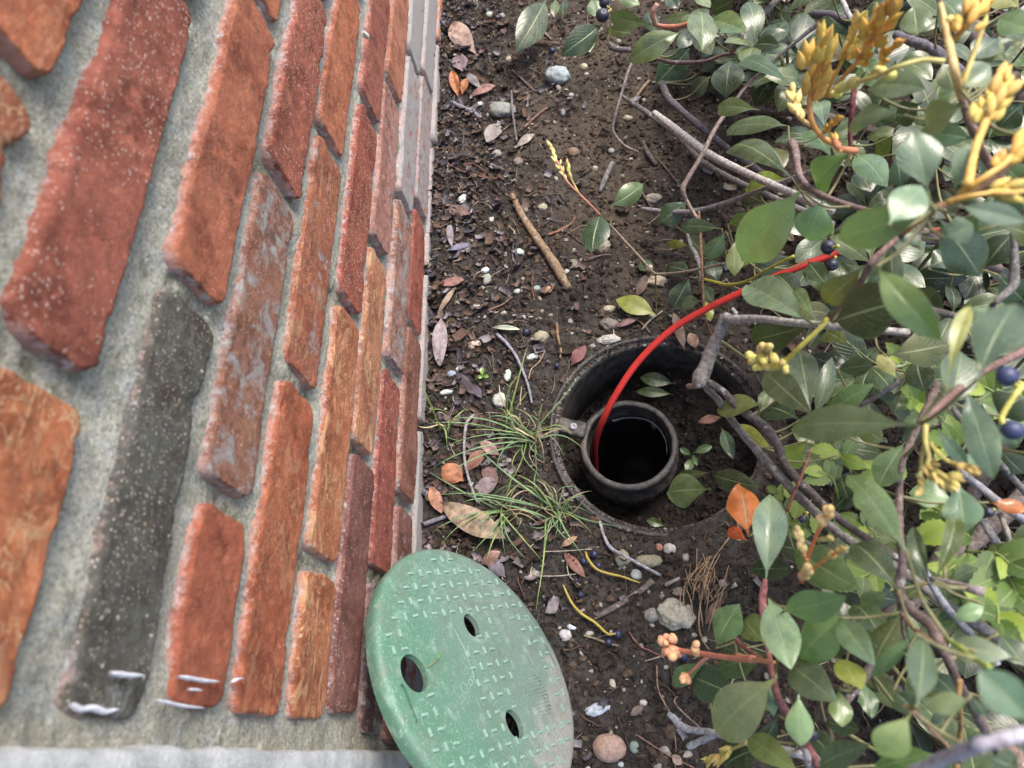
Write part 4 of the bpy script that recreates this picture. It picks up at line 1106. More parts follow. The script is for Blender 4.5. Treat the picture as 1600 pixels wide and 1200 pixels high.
twig([(800, 110), (818, 126), (836, 143)], 1.7, (.14, .10, .10), 'thin brown twig left of the blue-grey stone')
twig([(833, 430), (831, 450), (835, 468), (834, 468)], 1.1, (.17, .09, .06), 'hair-thin red-brown rootlet beside the dead stick')
twig([(856, 367), (875, 360), (893, 349), (898, 340)], [2, 2, 1.4, 1], (.26, .13, .09), 'short pinkish brown twig right of the dead stick')
twig([(890, 420), (912, 408), (940, 399), (956, 398)], [1.6, 1.8, 1.4, 1.0], (.17, .14, .12), 'thin grey-brown twig between stick and bud spray')
twig([(870, 505), (872, 528), (876, 545), (875, 560)], [2.4, 2.0, 1.8, 1.3], (.24, .15, .09), 'wavy orange-brown rootlet above the valve box')
twig([(762, 485), (785, 476), (800, 464)], 1.5, (.20, .12, .085), 'short brown twig by the silvery spindle leaf')
twig([(852, 548), (842, 566), (830, 577), (826, 592)], 1.0, (.34, .26, .17), 'hair-thin straw coloured rootlet left of the valve box')
twig([(741, 648), (728, 665), (726, 720), (738, 765), (746, 785)], [2.6, 2.4, 2.2, 2.0, 1.6], (.26, .25, .26), 'pale grey twig running under the grass blades', zs=[.006, .009, .012, .010, .006])
twig([(662, 820), (682, 812), (700, 806)], [3.6, 3.6, 3.0], (.20, .19, .24), 'short grey twig poking from the wall foot beside the largest tan leaf')
twig([(880, 765), (873, 790), (872, 812)], 1.4, (.24, .21, .19), 'thin pale twig standing in the right grass tuft', zs=[.012, .008, .003])
twig([(937, 815), (944, 838), (955, 857), (973, 867), (1000, 882), (1032, 899)], [2.6, 2.6, 2.8, 2.5, 2.3, 2.4], (.32, .31, .34), 'bent pale grey twig lying over the two olive stones', zs=[.004, .005, .006, .014, .014, .004])
twig([(925, 968), (945, 957), (975, 940), (1000, 924), (1020, 907)], [2.5, 4.5, 5, 5, 5.5], (.15, .12, .11), 'dark brown stick below the bent grey twig', 'stick')
twig([(1040, 914), (1052, 908), (1062, 903)], [3.2, 2.8, 2.2], (.34, .30, .27), 'short pale broken twig left of the dry needles', zs=[.004, .008, .008])
twig([(880, 914), (888, 932), (897, 947), (910, 960), (930, 973), (949, 990), (962, 990)], [1.4, 1.9, 2.0, 2.2, 2.1, 1.9, 1.5], (.36, .27, .05), 'bare yellow fruit stalk with two blue berries, lower one', zs=[.006, .008, .009, .009, .008, .008, .008], rough=.1, mat='bud')
twig([(915, 862), (919, 874), (932, 889), (950, 896), (972, 901), (1000, 911)], [1.6, 2.2, 2.0, 2.0, 1.8, 1.1], (.36, .26, .05), 'bare yellow fruit stalk among three blue berries, upper one', zs=[.006, .007, .008, .008, .006, .004], rough=.1, mat='bud')
twig([(912, 993), (930, 998), (952, 1006), (966, 1009)], [1.4, 1.9, 1.9, 1.6], (.22, .19, .12), 'short olive-brown twig under the berries by the green lid')
twig([(983, 988), (998, 1008), (1016, 1017), (1038, 1028)], 1.3, (.24, .11, .09), 'thin red-brown rootlet left of the pink buds')
twig([(1008, 1033), (1025, 1028), (1045, 1022)], 1.1, (.32, .27, .22), 'hair-thin pale twig left of the pink buds')
twig([(1026, 1040), (1028, 1075), (1038, 1098), (1046, 1112)], 1.3, (.26, .17, .12), 'thin tan rootlet reaching the white forked branch', zs=[.004, .010, .012, .01])
twig([(1052, 1140), (1056, 1165), (1055, 1200)], 1.2, (.24, .15, .11), 'thin rootlet running down from the white forked branch')
twig([(993, 1147), (1025, 1168), (1055, 1186), (1085, 1200)], 1.3, (.26, .16, .12), 'long thin brown rootlet right of the river pebble')
twig([(1058, 1088), (1054, 1097), (1066, 1112), (1095, 1138)], 1.4, (.24, .17, .13), 'angled tan rootlet above the white forked branch', zs=[.006, .012, .016, .006])
twig([(1139, 840), (1112, 880), (1096, 935), (1092, 975), (1098, 1000), (1108, 1015)], [1.2, 1.1, 1.1, 1.1, 1.0, .9], (.34, .24, .15), 'long curved straw running through the dry needles', zs=[.03, .022, .016, .012, .008, .004])
twig([(889, 865), (886, 880), (890, 900), (907, 915)], .9, (.36, .32, .26), 'hair-thin pale rootlet left of the berries', zs=[.005] * 4)
twig([(850, 862), (880, 861), (925, 858)], .9, (.34, .30, .26), 'hair-thin straight straw above the berries', zs=[.006] * 3)
twig([(838, 900), (870, 900), (900, 897)], .9, (.36, .32, .27), 'hair-thin straw between lid and berries', zs=[.006] * 3)
twig([(1016, 520), (1000, 503), (978, 492)], 1.5, (.20, .13, .10), 'short brown twig above the valve box rim')
twig([(1003, 515), (1016, 500), (1035, 486)], [1.6, 1.8, 1.4], (.30, .25, .19), 'pale forked twig below the bright green fallen leaf')
twig([(1020, 300 - 60), (1040, 262), (1062, 290)], 1.2, (.22, .15, .11), 'thin straight brown twig left of the fallen branches')
twig([(995, 150), (1004, 138), (1014, 126)], 2.2, (.28, .21, .15), 'short straight tan twig under the far leaves', zs=[.004, .006, .008])
twig([(1004, 222), (1012, 238), (1026, 258)], [4, 4, 3], (.15, .12, .11), 'stubby dark brown twig under the thin branches')
twig([(1035, 390 + 40), (1060, 426), (1090, 420)], 1.8, (.22, .19, .17), 'thin grey twig ending at the knobbly tan stone', zs=[.016, .014, .016])

# heap of dry needles
nd = thing('needle_heap', 'small heap of dry brown needles between the stones and the shrub', 'dry needles', gz(1098, 910))
for i in range(46):
    u, v = 1098 + random.gauss(0, 17), 912 + random.gauss(0, 18); a = random.gauss(-1.25, .45); L = random.uniform(28, 62)
    p = [gz(u - math.cos(a) * L / 2, v - math.sin(a) * L / 2, random.uniform(.003, .012)), gz(u + random.uniform(-4, 4), v, random.uniform(.008, .024)), gz(u + math.cos(a) * L / 2, v + math.sin(a) * L / 2, random.uniform(.003, .012))]
    V, F = tube(np.array(p), [.0006, .0005, .0003], 5, n=4)
    o = link('needle', mesh_np('needle', V - np.array(nd.location), F, True, [M['bud']]), nd); kf = random.uniform(.6, 1.3); o.color = (.30 * kf, .20 * kf, .12 * kf, 1)

# ------------------------------------------------------------------ grass tufts
def blade(root, tip, parent, wd=.0016, arc=.02, rgb=(.10, .17, .05), side=0.0):
    root, tip = np.asarray(root, float), np.asarray(tip, float); t = np.linspace(0, 1, 13)[:, None]
    d = tip - root; L = np.linalg.norm(d); n_ = np.array([0, 0, 1.0]); sd = np.cross(d / L, n_); sd /= np.linalg.norm(sd) + 1e-9
    c = root + d * t + n_ * arc * (4 * t * (1 - t)) ** .8 + sd * side * np.sin(np.pi * t)
    wv = wd * (1 - t ** 2.2) * np.minimum(1, .55 + t * 3) * .5 + .00012
    up = np.cross(sd, d / L); up = up * np.sign(up[2] or 1)
    V = np.stack([c + sd * wv + up * wv * .5, c, c - sd * wv + up * wv * .5, c - up * .0002], 1).reshape(-1, 3)
    o = link('blade', mesh_np('blade', V - np.array(parent.location), grid_faces(13, 4, True), True, [M['grass']]), parent)
    kf = random.uniform(.8, 1.25); o.color = (rgb[0] * kf, rgb[1] * kf, rgb[2] * kf, 1); return o
GR = (.115, .19, .085); GL = (.17, .23, .075); DRY = (.36, .29, .17)
def tuft(u, v, label, tips, n_rand, reach, seed):
    rnd = random.Random(seed); p0 = gz(u, v); t_ = thing('grass_tuft', label, 'grass', p0, 'grass tufts between the wall and the valve box')
    for (a, b, *r_) in tips:
        z = r_[0] if r_ else .012; col = r_[1] if len(r_) > 1 else rnd.choice([GR, GR, GL])
        blade(gz(u + rnd.gauss(0, 7), v + rnd.gauss(0, 5)), gz(a, b, z), t_, rnd.uniform(.0012, .0022), rnd.uniform(.008, .022), col, rnd.uniform(-.008, .008))
    for i in range(n_rand):
        a = rnd.uniform(0, 6.283); L = rnd.uniform(.35, 1) * reach
        col = rnd.choice([GR, GL, DRY, (.20, .17, .10)])
        blade(gz(u + rnd.gauss(0, 13), v + rnd.gauss(0, 9)), gz(u + math.cos(a) * L, v + math.sin(a) * L * .8, rnd.uniform(.001, .02)), t_, rnd.uniform(.0008, .0016), rnd.uniform(.004, .02), col, rnd.uniform(-.012, .012))
tuft(833, 690, 'grass tuft left of the valve box with long blades reaching to the brick wall', [(668, 662, .03), (692, 700, .03), (705, 655, .04), (735, 672, .03), (760, 655, .03), (775, 745, .02), (700, 740, .02), (848, 630, .03), (845, 745, .02), (790, 640, .03), (672, 735, .02), (730, 700, .02), (855, 720, .01), (780, 780, .012), (905, 590, .01)], 22, 85, 1)
tuft(864, 800, 'grass tuft at the lower left edge of the valve box rim', [(664, 778, .02), (700, 768, .02), (968, 824, .012), (924, 832, .01), (838, 952, .02, GL), (852, 862, .02), (800, 742, .02), (745, 700, .02), (898, 855, .01), (812, 760, .02), (840, 735, .02), (912, 870, .01), (770, 790, .01), (886, 838, .01)], 24, 75, 2)
tuft(788, 800, 'grass tuft in the dead leaves above the green lid', [(675, 832, .02), (690, 850, .02), (665, 735, .02), (735, 868, .02), (760, 880, .03), (790, 870, .02), (820, 872, .02), (720, 790, .02), (800, 740, .02), (750, 845, .02), (850, 880, .01)], 24, 70, 3)
tuft(795, 668, 'thin upright grass tuft beside the chunky white stone', [(812, 585, .03, GL), (800, 595, .035), (792, 620, .02), (826, 612, .02), (825, 540, .03, GL), (775, 640, .02), (780, 600, .02, DRY)], 10, 45, 4)
tuft(690, 668, 'small grass tuft right against the foot of the brick wall', [(655, 600, .05), (730, 640, .02), (752, 668, .02), (700, 705, .02), (720, 690, .02)], 8, 45, 5)

# seedling by the wall
sdl = thing('seedling', 'tiny bright green seedling in the litter near the wall foot', 'seedling', gz(754, 590))
V, F = tube(np.array([gz(754, 596), gz(754, 588, .008)]), [.0006, .0005], 6); link('stem', mesh_np('stem', V - np.array(sdl.location), F, True, [M['grass']]), sdl).color = (.2, .3, .06, 1)
for a, b, wv_ in ((753, 574, 8), (764, 588, 6), (746, 590, 6)):
    place_leaf(gz(754, 588, .008), gz(a, b, .010), wv_, parent=sdl, rgb=(.16, .30, .05), n=6, mcols=5)

# ------------------------------------------------------------------ the shrub
def ss(a, b, x):
    t = min(1, max(0, (x - a) / (b - a))); return t * t * (3 - 2 * t)
def zdef(u, v):
    return .045 + .20 * ss(980, 1420, u) + .075 * ss(1180, 1520, u) * ss(520, 60, v) + .05 * ss(1250, 1550, u) * ss(850, 1100, v)
def S(u, v, lay=0.0, off=0.0):
    z = zdef(u, v) + .042 * lay + off
    return np.array(P(u, v, min(max(z, .012), .50)))
shrub = thing('evergreen_shrub', 'dense leathery-leaved evergreen shrub with yellow flower buds filling the side opposite the wall', 'shrub', (.72, .45, 0))
SL = np.array(shrub.location)
LEAFC = dict(g=(.070, .130, .060), d=(.036, .070, .038), b=(.085, .150, .105), k=(.115, .19, .145), p=(.135, .215, .125), y=(.17, .25, .055), o=(.080, .105, .038), e=(.10, .165, .065), r=(.42, .14, .035), m=(.055, .095, .060), s=(.24, .30, .13), n=(.48, .09, .03))  # b and k are blued: sky sheen put into the leaf colour
LEAVES = """
853,0,806,82,44,d,0 941,37,876,87,38,d,1 925,45,921,82,13,y,-1 1015,38,953,27,29,g,2 1065,50,980,100,40,g,1 990,53,946,46,17,o,-1
1032,30,1093,32,18,g,0 1093,16,1096,80,46,g,3 1104,35,1166,50,38,e,2 1156,52,1150,62,14,y,1 1078,75,1026,130,44,d,-1 1142,92,1134,153,48,m,0
1236,132,1154,101,26,b,4 1187,172,1122,171,29,g,2 1232,197,1134,206,34,b,3 1237,278,1137,238,44,m,2 1235,280,1166,295,36,y,0 1215,22,1222,98,52,d,-1
1248,18,1256,76,38,d,-1 1160,48,1196,88,38,d,-2 1300,-8,1240,14,44,b,2 1150,-4,1114,18,30,m,0 1215,108,1180,166,38,d,-2 868,-2,866,28,14,o,0
884,-2,880,27,14,d,-1 924,-2,934,27,24,b,0 960,-4,1000,8,20,g,1 1040,-6,1060,14,22,d,0 1085,-8,1110,12,18,p,1
1355,140,1446,139,44,b,4 1412,180,1328,196,42,b,4 1450,300,1425,205,64,k,5 1506,165,1447,196,52,k,4 1520,216,1437,206,38,b,3 1490,300,1512,225,30,k,5
1332,236,1274,290,54,b,3 1335,245,1386,292,42,b,2 1400,240,1407,292,32,d,1 1500,138,1547,102,42,k,4 1562,58,1520,92,42,m,3 1612,48,1560,30,40,p,3
1428,8,1434,56,44,g,1 1470,0,1502,36,44,g,2 1472,98,1490,142,40,o,2 1290,206,1279,160,27,b,2 1352,112,1344,70,40,b,2 1302,252,1262,205,38,g,1
1575,95,1535,75,30,p,3 1600,160,1560,200,46,d,1 1330,60,1290,20,44,d,0 1400,30,1362,5,40,m,0 1380,150,1350,100,36,g,0 1590,10,1560,-10,44,s,1
955,322,1005,288,32,g,1 938,335,925,395,44,d,1 1026,492,962,468,31,y,-1 1072,315,1030,350,34,m,0 1128,357,1064,355,24,m,1 1137,351,1174,334,19,g,1
1134,361,1105,406,27,g,1 1150,374,1148,432,27,e,2 1178,412,1141,406,22,y,1 1075,383,1043,380,14,y,-1 1074,366,1102,398,26,m,-1 1080,426,1042,418,27,d,-1
1021,425,1000,410,22,d,-1 1078,432,1050,484,32,d,0 1095,470,1064,476,22,b,0 1100,446,1114,472,20,m,0 1102,470,1110,502,16,y,-1 1108,405,1120,440,26,d,-1
1251,298,1158,408,78,p,5 1286,312,1264,376,58,p,3 1268,506,1168,446,56,k,4 1274,506,1174,531,52,d,2 1276,500,1244,452,24,g,2 1352,414,1290,473,46,o,4
1262,408,1290,442,30,d,0 1460,325,1310,372,62,p,6 1388,352,1442,292,56,p,6 1500,322,1602,346,32,k,6 1466,340,1532,432,66,m,4 1586,362,1540,416,46,d,2
1370,416,1470,532,52,e,6 1300,504,1412,470,86,d,4 1395,378,1400,462,30,m,3 1441,468,1438,526,46,d,3 1384,556,1482,538,56,o,2 1547,478,1520,512,46,b,3
1528,592,1586,474,72,m,6 1480,602,1516,478,24,s,5 1482,642,1502,550,56,m,4 1267,646,1248,546,42,m,2 1272,650,1300,558,27,m,1 1308,577,1364,569,30,m,2
1400,590,1372,554,22,s,1 1432,560,1445,612,42,d,1 1278,656,1196,582,46,m,3 1290,654,1366,600,36,g,2 1250,656,1198,640,44,d,1 1433,665,1236,671,60,b,5
1262,688,1230,728,38,y,0 1416,862,1324,742,52,g,4 1415,690,1372,762,46,g,2 1510,612,1553,750,46,b,4 1498,755,1508,832,54,k,3 1490,782,1420,770,44,p,1
1600,618,1560,646,58,d,2 1460,664,1512,726,22,b,3 1530,625,1564,652,19,p,1 1395,646,1424,618,26,e,0 1312,738,1326,780,30,d,-1 1310,712,1356,732,22,y,0
1500,712,1530,726,18,p,1 1545,785,1605,796,22,r,2 1197,905,1203,772,50,k,3 1240,858,1345,922,60,g,1 1404,922,1333,850,54,m,3 1224,955,1322,932,50,g,4
1201,936,1236,1046,56,p,4 1252,1034,1316,964,62,e,3 1310,966,1366,1040,42,b,3 1381,1002,1335,945,48,d,1 1390,922,1346,944,27,b,1 1408,958,1365,1036,44,o,2
1431,990,1360,1060,22,g,4 1432,1104,1441,996,46,m,4 1592,1030,1482,1014,44,b,3 1592,905,1550,850,50,o,1 1456,912,1428,824,24,m,3 1460,908,1488,806,28,o,3
1540,945,1492,966,26,p,2 1572,1006,1590,946,32,s,1 1118,1013,1156,944,46,g,2 1196,1006,1164,966,42,e,1 1168,1024,1126,1010,26,d,1 1104,1035,1051,1070,28,g,1
1156,1088,1082,1058,54,d,1 1206,1022,1120,1046,44,g,0 1212,1060,1119,1144,74,p,4 1216,1118,1188,1166,25,d,1 1168,1153,1246,1206,40,e,2 1196,1166,1134,1200,54,d,0
1248,1085,1251,1166,40,p,4 1235,1040,1308,1098,54,b,3 1308,1030,1346,1078,42,y,2 1310,1074,1316,1136,34,e,2 1350,1068,1362,1122,28,g,1 1290,1128,1344,1140,30,m,1
1282,1202,1359,1163,40,m,3 1423,1115,1374,1180,52,s,4 1436,1107,1511,1094,32,p,4 1360,1206,1452,1178,40,e,2 1400,1210,1490,1190,40,g,1 1612,1130,1530,1046,60,b,6
1396,1080,1432,1112,36,d,1 1452,1050,1496,1088,42,d,0 1518,1086,1540,1118,24,m,2 1508,1134,1537,1164,28,g,0 1204,1058,1208,1120,20,b,2 1548,1092,1578,1104,20,n,1
1112,764,1043,769,52,g,1 1190,632,1120,640,38,e,2 1213,706,1150,664,24,y,0 1128,668,1146,718,20,d,0 1112,742,1186,762,34,d,0 1186,650,1204,606,22,o,0
1170,838,1156,758,50,r,2 1168,845,1138,826,20,n,1 1108,738,1060,742,16,o,-1 1250,750,1290,700,30,d,-1 1340,660,1380,690,34,e,-1 1300,800,1340,760,34,d,-1
1170,890,1240,890,34,d,-2 1260,1140,1300,1180,34,d,-1 1550,560,1600,520,40,d,2 1400,210,1370,240,30,o,1 1150,120,1100,130,30,d,-2 1200,320,1160,300,34,d,-1
1030,60,1010,20,24,d,-2 1225,500,1210,545,36,d,0 1330,540,1290,520,30,o,1 1240,600,1210,560,30,d,1
1420,1010,1390,960,34,d,0 1560,700,1600,740,36,d,0 1350,790,1400,800,40,d,-1 1560,250,1600,290,44,g,2 1560,430,1600,470,44,d,2 1440,240,1470,200,36,g,2
1440,388,1405,352,34,m,4 1475,372,1520,350,44,b,5 1560,352,1612,372,40,o,4 1530,330,1500,372,34,g,4 1600,300,1555,335,44,m,4 1110,120,1080,150,30,m,-1 1260,150,1225,110,34,m,0 1205,230,1225,262,30,o,0 1340,265,1360,300,36,d,1
1100,60,1140,20,30,d,-1 1180,80,1220,60,36,m,0 1280,70,1250,110,36,o,-1 1440,160,1400,190,40,d,1 1530,280,1560,250,40,d,2 1450,420,1490,400,40,d,1 1210,430,1250,470,36,d,0 1350,460,1330,430,34,g,2 1560,650,1590,700,40,m,2 1330,610,1300,640,30,o,0
1290,900,1320,870,34,m,1 1450,1140,1490,1120,34,m,1 1560,990,1600,1040,46,d,2 1330,1000,1290,1010,36,d,1 1230,1180,1200,1200,36,m,1 1170,1080,1200,1110,30,o,1 1540,1180,1590,1200,44,m,3 1500,900,1470,870,28,y,0
"""
leafdata = []
for tok in LEAVES.split():
    a = tok.split(','); leafdata.append([float(x) for x in a[:5]] + [a[5], float(a[6])])
branch_pts = []        # (point) samples to which leaf stalks are joined
def branch(pix, rpx, rgb, name='branch', rough=.22, parent=shrub, sides=8, mat='bark', reg=True, n=6):
    """pix: (u, v, layer) ; rpx: radius in px of the photograph"""
    pts = np.array([S(u, v, l) for (u, v, l) in pix]); rr = np.broadcast_to(np.asarray(rpx, float), (len(pix),))
    rad = np.array([r * depth_of(p) / FP for r, p in zip(rr, pts)])
    V, F = tube(pts, rad, sides, rough, seed=int(abs(pix[0][0])) + 3, n=n)
    o = link(name, mesh_np(name, V - SL, F, True, [M[mat]]), parent); o.color = (*rgb, 1)
    if reg:
        for p in catmull(pts, 5): branch_pts.append(p)
    return o
GYB = (.19, .175, .165); DKB = (.10, .085, .08); BRB = (.20, .13, .10); WHB = (.36, .34, .32); RBB = (.22, .085, .07)
branch([(1420, 520, 1.5), (1330, 512, 2), (1240, 504, 2.5), (1180, 498, 2.6), (1148, 500, 2.6), (1134, 494, 2.6)], [6, 6, 6, 6.5, 8, 6], WHB)
branch([(1134, 494, 2.6), (1124, 520, 2.5), (1112, 548, 2.4), (1102, 575, 2.4), (1096, 592, 2.4), (1098, 606, 2.3)], [9, 9.5, 10, 11, 15, 12], GYB, rough=.4)
branch([(1150, 490, 2.6), (1144, 482, 2.8)], [4, 2.5], WHB)
branch([(1096, 598, 2.4), (1084, 602, 2.5), (1074, 604, 2.5)], [8, 5, 3.5], BRB, rough=.5)
branch([(1102, 604, 2.3), (1124, 628, 2.1), (1147, 662, 1.9), (1178, 698, 1.6), (1212, 737, 1.3), (1262, 790, 1.0), (1320, 840, .8), (1400, 885, .5), (1500, 960, .2), (1640, 1040, -1)], [6, 5.5, 5.5, 6.5, 6.5, 7, 7, 7.5, 8, 9], GYB, rough=.3)
branch([(1108, 598, 2.4), (1130, 612, 2.3), (1152, 636, 2.1), (1186, 660, 1.9), (1212, 690, 1.6), (1224, 720, 1.3), (1250, 752, 1.2), (1307, 808, 1.2), (1350, 838, 1.3), (1393, 866, 1.4), (1408, 876, 1.4)], [6, 6, 6.5, 8, 7.5, 6, 6, 6.5, 6.5, 6, 5], DKB, rough=.3)
branch([(1466, 598, 2), (1452, 628, 2), (1424, 688, 2), (1408, 730, 2), (1405, 775, 1.8), (1405, 830, 2), (1410, 872, 2), (1408, 900, 2), (1404, 925, 2), (1422, 952, 2), (1452, 976, 2), (1470, 1008, 2), (1490, 1048, 1.5), (1505, 1080, 1), (1600, 1240, -1)], [6, 5.5, 5, 5, 6, 6, 6, 7, 8, 8, 9, 8, 7, 7, 12], (.17, .125, .11), rough=.25)
branch([(1650, 520, 2), (1585, 556, 3), (1532, 582, 3.6), (1484, 620, 4.2), (1452, 650, 4.5), (1434, 664, 4.7)], [8, 6.5, 6, 6, 5.5, 3.5], (.20, .12, .105))
branch([(1580, 330, 3), (1584, 380, 3), (1585, 430, 3), (1580, 450, 3), (1552, 476, 3), (1532, 500, 2.4)], [4, 5, 7, 7, 5, 5], GYB)
branch([(1480, 626, 1), (1520, 678, 1), (1560, 722, 0), (1620, 790, -1)], [4.5, 5, 5, 6], GYB)
branch([(1288, 652, 1.4), (1320, 642, 1.3), (1355, 628, 1.3), (1392, 605, 1), (1422, 583, .5), (1520, 520, 0)], [3, 3.6, 4, 4.5, 4, 5], DKB)
branch([(1498, 735, .5), (1530, 760, 0), (1570, 792, 0), (1640, 840, -1)], [5, 6, 6.5, 7], (.26, .25, .27))
branch([(1236, 222, 3), (1243, 236, 3), (1250, 275, 3), (1272, 298, 3.2), (1310, 316, 3.4), (1370, 333, 3.2), (1420, 350, 3), (1560, 420, 1)], [7, 6, 5, 5, 5, 5, 6, 8], (.21, .15, .14))
branch([(1425, 350, 3), (1414, 362, 3.2), (1390, 382, 3.6), (1364, 408, 4), (1345, 440, 3.9), (1320, 472, 3.8), (1296, 497, 3.6)], [6, 6, 4.5, 6, 5, 5, 4.5], (.23, .14, .12))
branch([(1400, 55, 1), (1424, 64, 1), (1450, 73, 1), (1478, 92, 1), (1540, 150, 0)], [6, 7.5, 7, 8, 9], (.16, .15, .17), rough=.3)
branch([(1502, 150, 3.2), (1512, 182, 3.1), (1526, 215, 3), (1540, 245, 2.6), (1600, 330, 2)], [5.5, 6, 6.5, 7, 8], (.26, .16, .13))
branch([(1700, 190, 4), (1600, 240, 4.6), (1550, 280, 4.9), (1512, 302, 5), (1480, 318, 5), (1452, 330, 5), (1410, 366, 4)], [9, 7, 6.5, 6, 6, 5.5, 5], (.30, .15, .07), mat='bud')
branch([(1022, 176, .4), (1045, 194, .4), (1100, 236, .5), (1140, 258, .6), (1172, 273, .6), (1300, 330, 0)], [4.5, 6, 6.8, 6.5, 6.5, 7], (.42, .39, .37), rough=.2)
branch([(970, 149, -.3), (996, 166, -.3), (1020, 182, -.3), (1060, 212, -.4), (1092, 248, -.4), (1130, 272, -.5), (1166, 290, -.5), (1300, 350, -1)], [2.5, 4, 4, 4.5, 4.5, 4.5, 5, 6], GYB)
branch([(1034, 130, -.6), (1042, 150, -.6), (1052, 162, -.6), (1100, 202, -.8), (1145, 238, -1), (1260, 320, -2)], [5.5, 6, 5.5, 5.5, 5.5, 7], (.12, .11, .12))
branch([(1192, 110, 1), (1170, 130, 1), (1148, 158, 1.2), (1118, 200, 1.4), (1098, 240, 1.4), (1074, 280, 1.3), (1067, 296, 1.2), (1075, 318, .8), (1090, 342, .5)], [2.2, 2.6, 3, 3.4, 3.5, 3.8, 4.2, 2.8, 3.0], (.30, .23, .20))
branch([(1300, 20, 0), (1240, 68, .6), (1192, 110, 1)], [5, 3, 2.4], GYB)
branch([(1074, 366, -.2), (1080, 386, -.2), (1088, 400, -.2), (1094, 420, -.2), (1092, 440, -.4)], [2.6, 3.5, 4, 3.6, 3], (.20, .19, .19))
branch([(986, 100, .2), (978, 122, .2), (970, 150, .2), (962, 178, 0), (958, 204, -.3), (974, 226, -.5), (997, 238, -.6)], [2, 2.1, 2.2, 2, 2.1, 2.2, 2.4], (.20, .17, .17))
branch([(948, 66, 0), (962, 76, 0), (984, 78, .1)], [3, 5, 4], (.16, .14, .15))
branch([(1013, 84, .5), (1034, 94, .6), (1060, 98, .6), (1100, 96, .6), (1124, 88, .6), (1142, 84, .6), (1200, 84, 0)], [2.6, 3.2, 3.2, 3, 2.8, 2.6, 4], (.17, .12, .12))
branch([(1142, 84, .6), (1150, 70, 1.6), (1170, 45, 1), (1200, 15, 0), (1240, -30, -1)], [3, 4, 4, 5, 6], (.24, .19, .18))
branch([(1020, 38, 1.8), (1044, 42, 1.6), (1066, 40, 1.5), (1100, 30, 1.4), (1150, 40, .8)], [3, 4, 3.5, 3.5, 4], (.34, .13, .07), mat='bud')
branch([(1025, 40, 1.8), (1020, 22, 2.2), (1027, 6, 2.4)], [3, 4.5, 4], (.48, .26, .19), mat='bud')
branch([(1002, 326, 0), (1036, 330, 0), (1075, 331, 0), (1120, 322, 0), (1160, 308, .1), (1190, 296, .2), (1320, 250, 0)], [3, 4, 4.4, 4.4, 4, 4, 5], (.23, .21, .21))
branch([(1092, 330, .4), (1094, 360, .4), (1097, 420, .3), (1100, 485, 0), (1106, 510, -.4), (1112, 523, -.7)], [2, 2.2, 2.2, 2.2, 2, 2], (.20, .115, .07))
branch([(1100, 436, .4), (1118, 441, .5), (1140, 445, .6), (1170, 438, .8), (1197, 422, 1), (1240, 400, 1)], [2, 2.6, 2.4, 2.2, 2.2, 2.5], (.34, .32, .05), mat='bud')
branch([(954, 352, .6), (972, 372, .5), (1000, 402, .4), (1020, 425, .3), (1034, 428, .3), (1086, 422, .3), (1180, 400, 0)], [1.6, 1.8, 2, 2.4, 2, 2.2, 3], (.22, .17, .13))
branch([(1045, 1115, .4), (1054, 1124, .4), (1066, 1136, .4), (1088, 1142, .4), (1112, 1144, .5), (1140, 1152, .5), (1175, 1162, .4), (1260, 1180, 0)], [4.5, 5.5, 6.2, 5.5, 5.5, 6, 6, 7], (.42, .42, .44), rough=.35)
branch([(1076, 1167, .3), (1092, 1159, .35), (1116, 1148, .45)], [5, 5, 5], (.42, .42, .44), rough=.25)
branch([(1420, 1210, 4), (1470, 1188, 4.4), (1520, 1168, 4.8), (1562, 1156, 5), (1640, 1136, 5)], [10, 10, 11, 11, 12], (.40, .38, .42))
branch([(1455, 905, 2.4), (1490, 913, 2.6), (1520, 921, 2.8), (1538, 926, 2.8)], [5, 6, 6.5, 8], (.28, .23, .22), rough=.3)
branch([(1440, 880, 1), (1464, 928, .8), (1490, 962, .5), (1516, 990, .3), (1560, 1040, 0)], [5, 5.5, 5.5, 5.5, 6], (.24, .25, .29))
branch([(1426, 1110, 3.5), (1440, 1126, 3), (1458, 1144, 2.4), (1478, 1163, 1.6), (1500, 1190, 1)], [3.4, 3, 3, 3, 4], (.32, .18, .12))
branch([(1432, 1106, 3.8), (1420, 1106, 3.9), (1412, 1103, 3.9)], [4, 4.5, 3], (.40, .25, .12), mat='bud')
branch([(1528, 1104, .6), (1544, 1140, .3), (1556, 1160, .2), (1580, 1220, 0)], [5, 5.5, 6, 7], (.20, .17, .13))
branch([(1560, 1162, -.6), (1580, 1186, -.8), (1600, 1230, -1)], [14, 20, 24], (.20, .14, .11), rough=.25)
branch([(1500, 1062, 1.6), (1498, 1090, 1.4), (1500, 1110, 1), (1500, 1150, .5), (1490, 1230, 0)], [4, 4, 4, 4, 5], (.33, .20, .08))
branch([(1536, 812, -.4), (1546, 830, -.4), (1558, 850, -.5), (1590, 900, -1)], [6, 6, 6, 7], (.30, .28, .27))
branch([(1562, 802, -.2), (1572, 828, -.2), (1584, 862, -.4), (1610, 920, -1)], [4, 4.5, 4.5, 5], (.27, .24, .20))
branch([(1196, 905, 3), (1192, 930, 3), (1192, 960, 3), (1198, 1000, 2.6), (1206, 1050, 2.4), (1216, 1090, 2), (1240, 1130, 1), (1300, 1230, 0)], [3.5, 6, 6, 5, 5, 6, 6, 8], (.24, .10, .09))
branch([(1146, 996, 1.4), (1160, 1010, 1.5), (1178, 1022, 1.8), (1206, 1042, 2.2)], [3.2, 3.4, 3.6, 4], RBB)
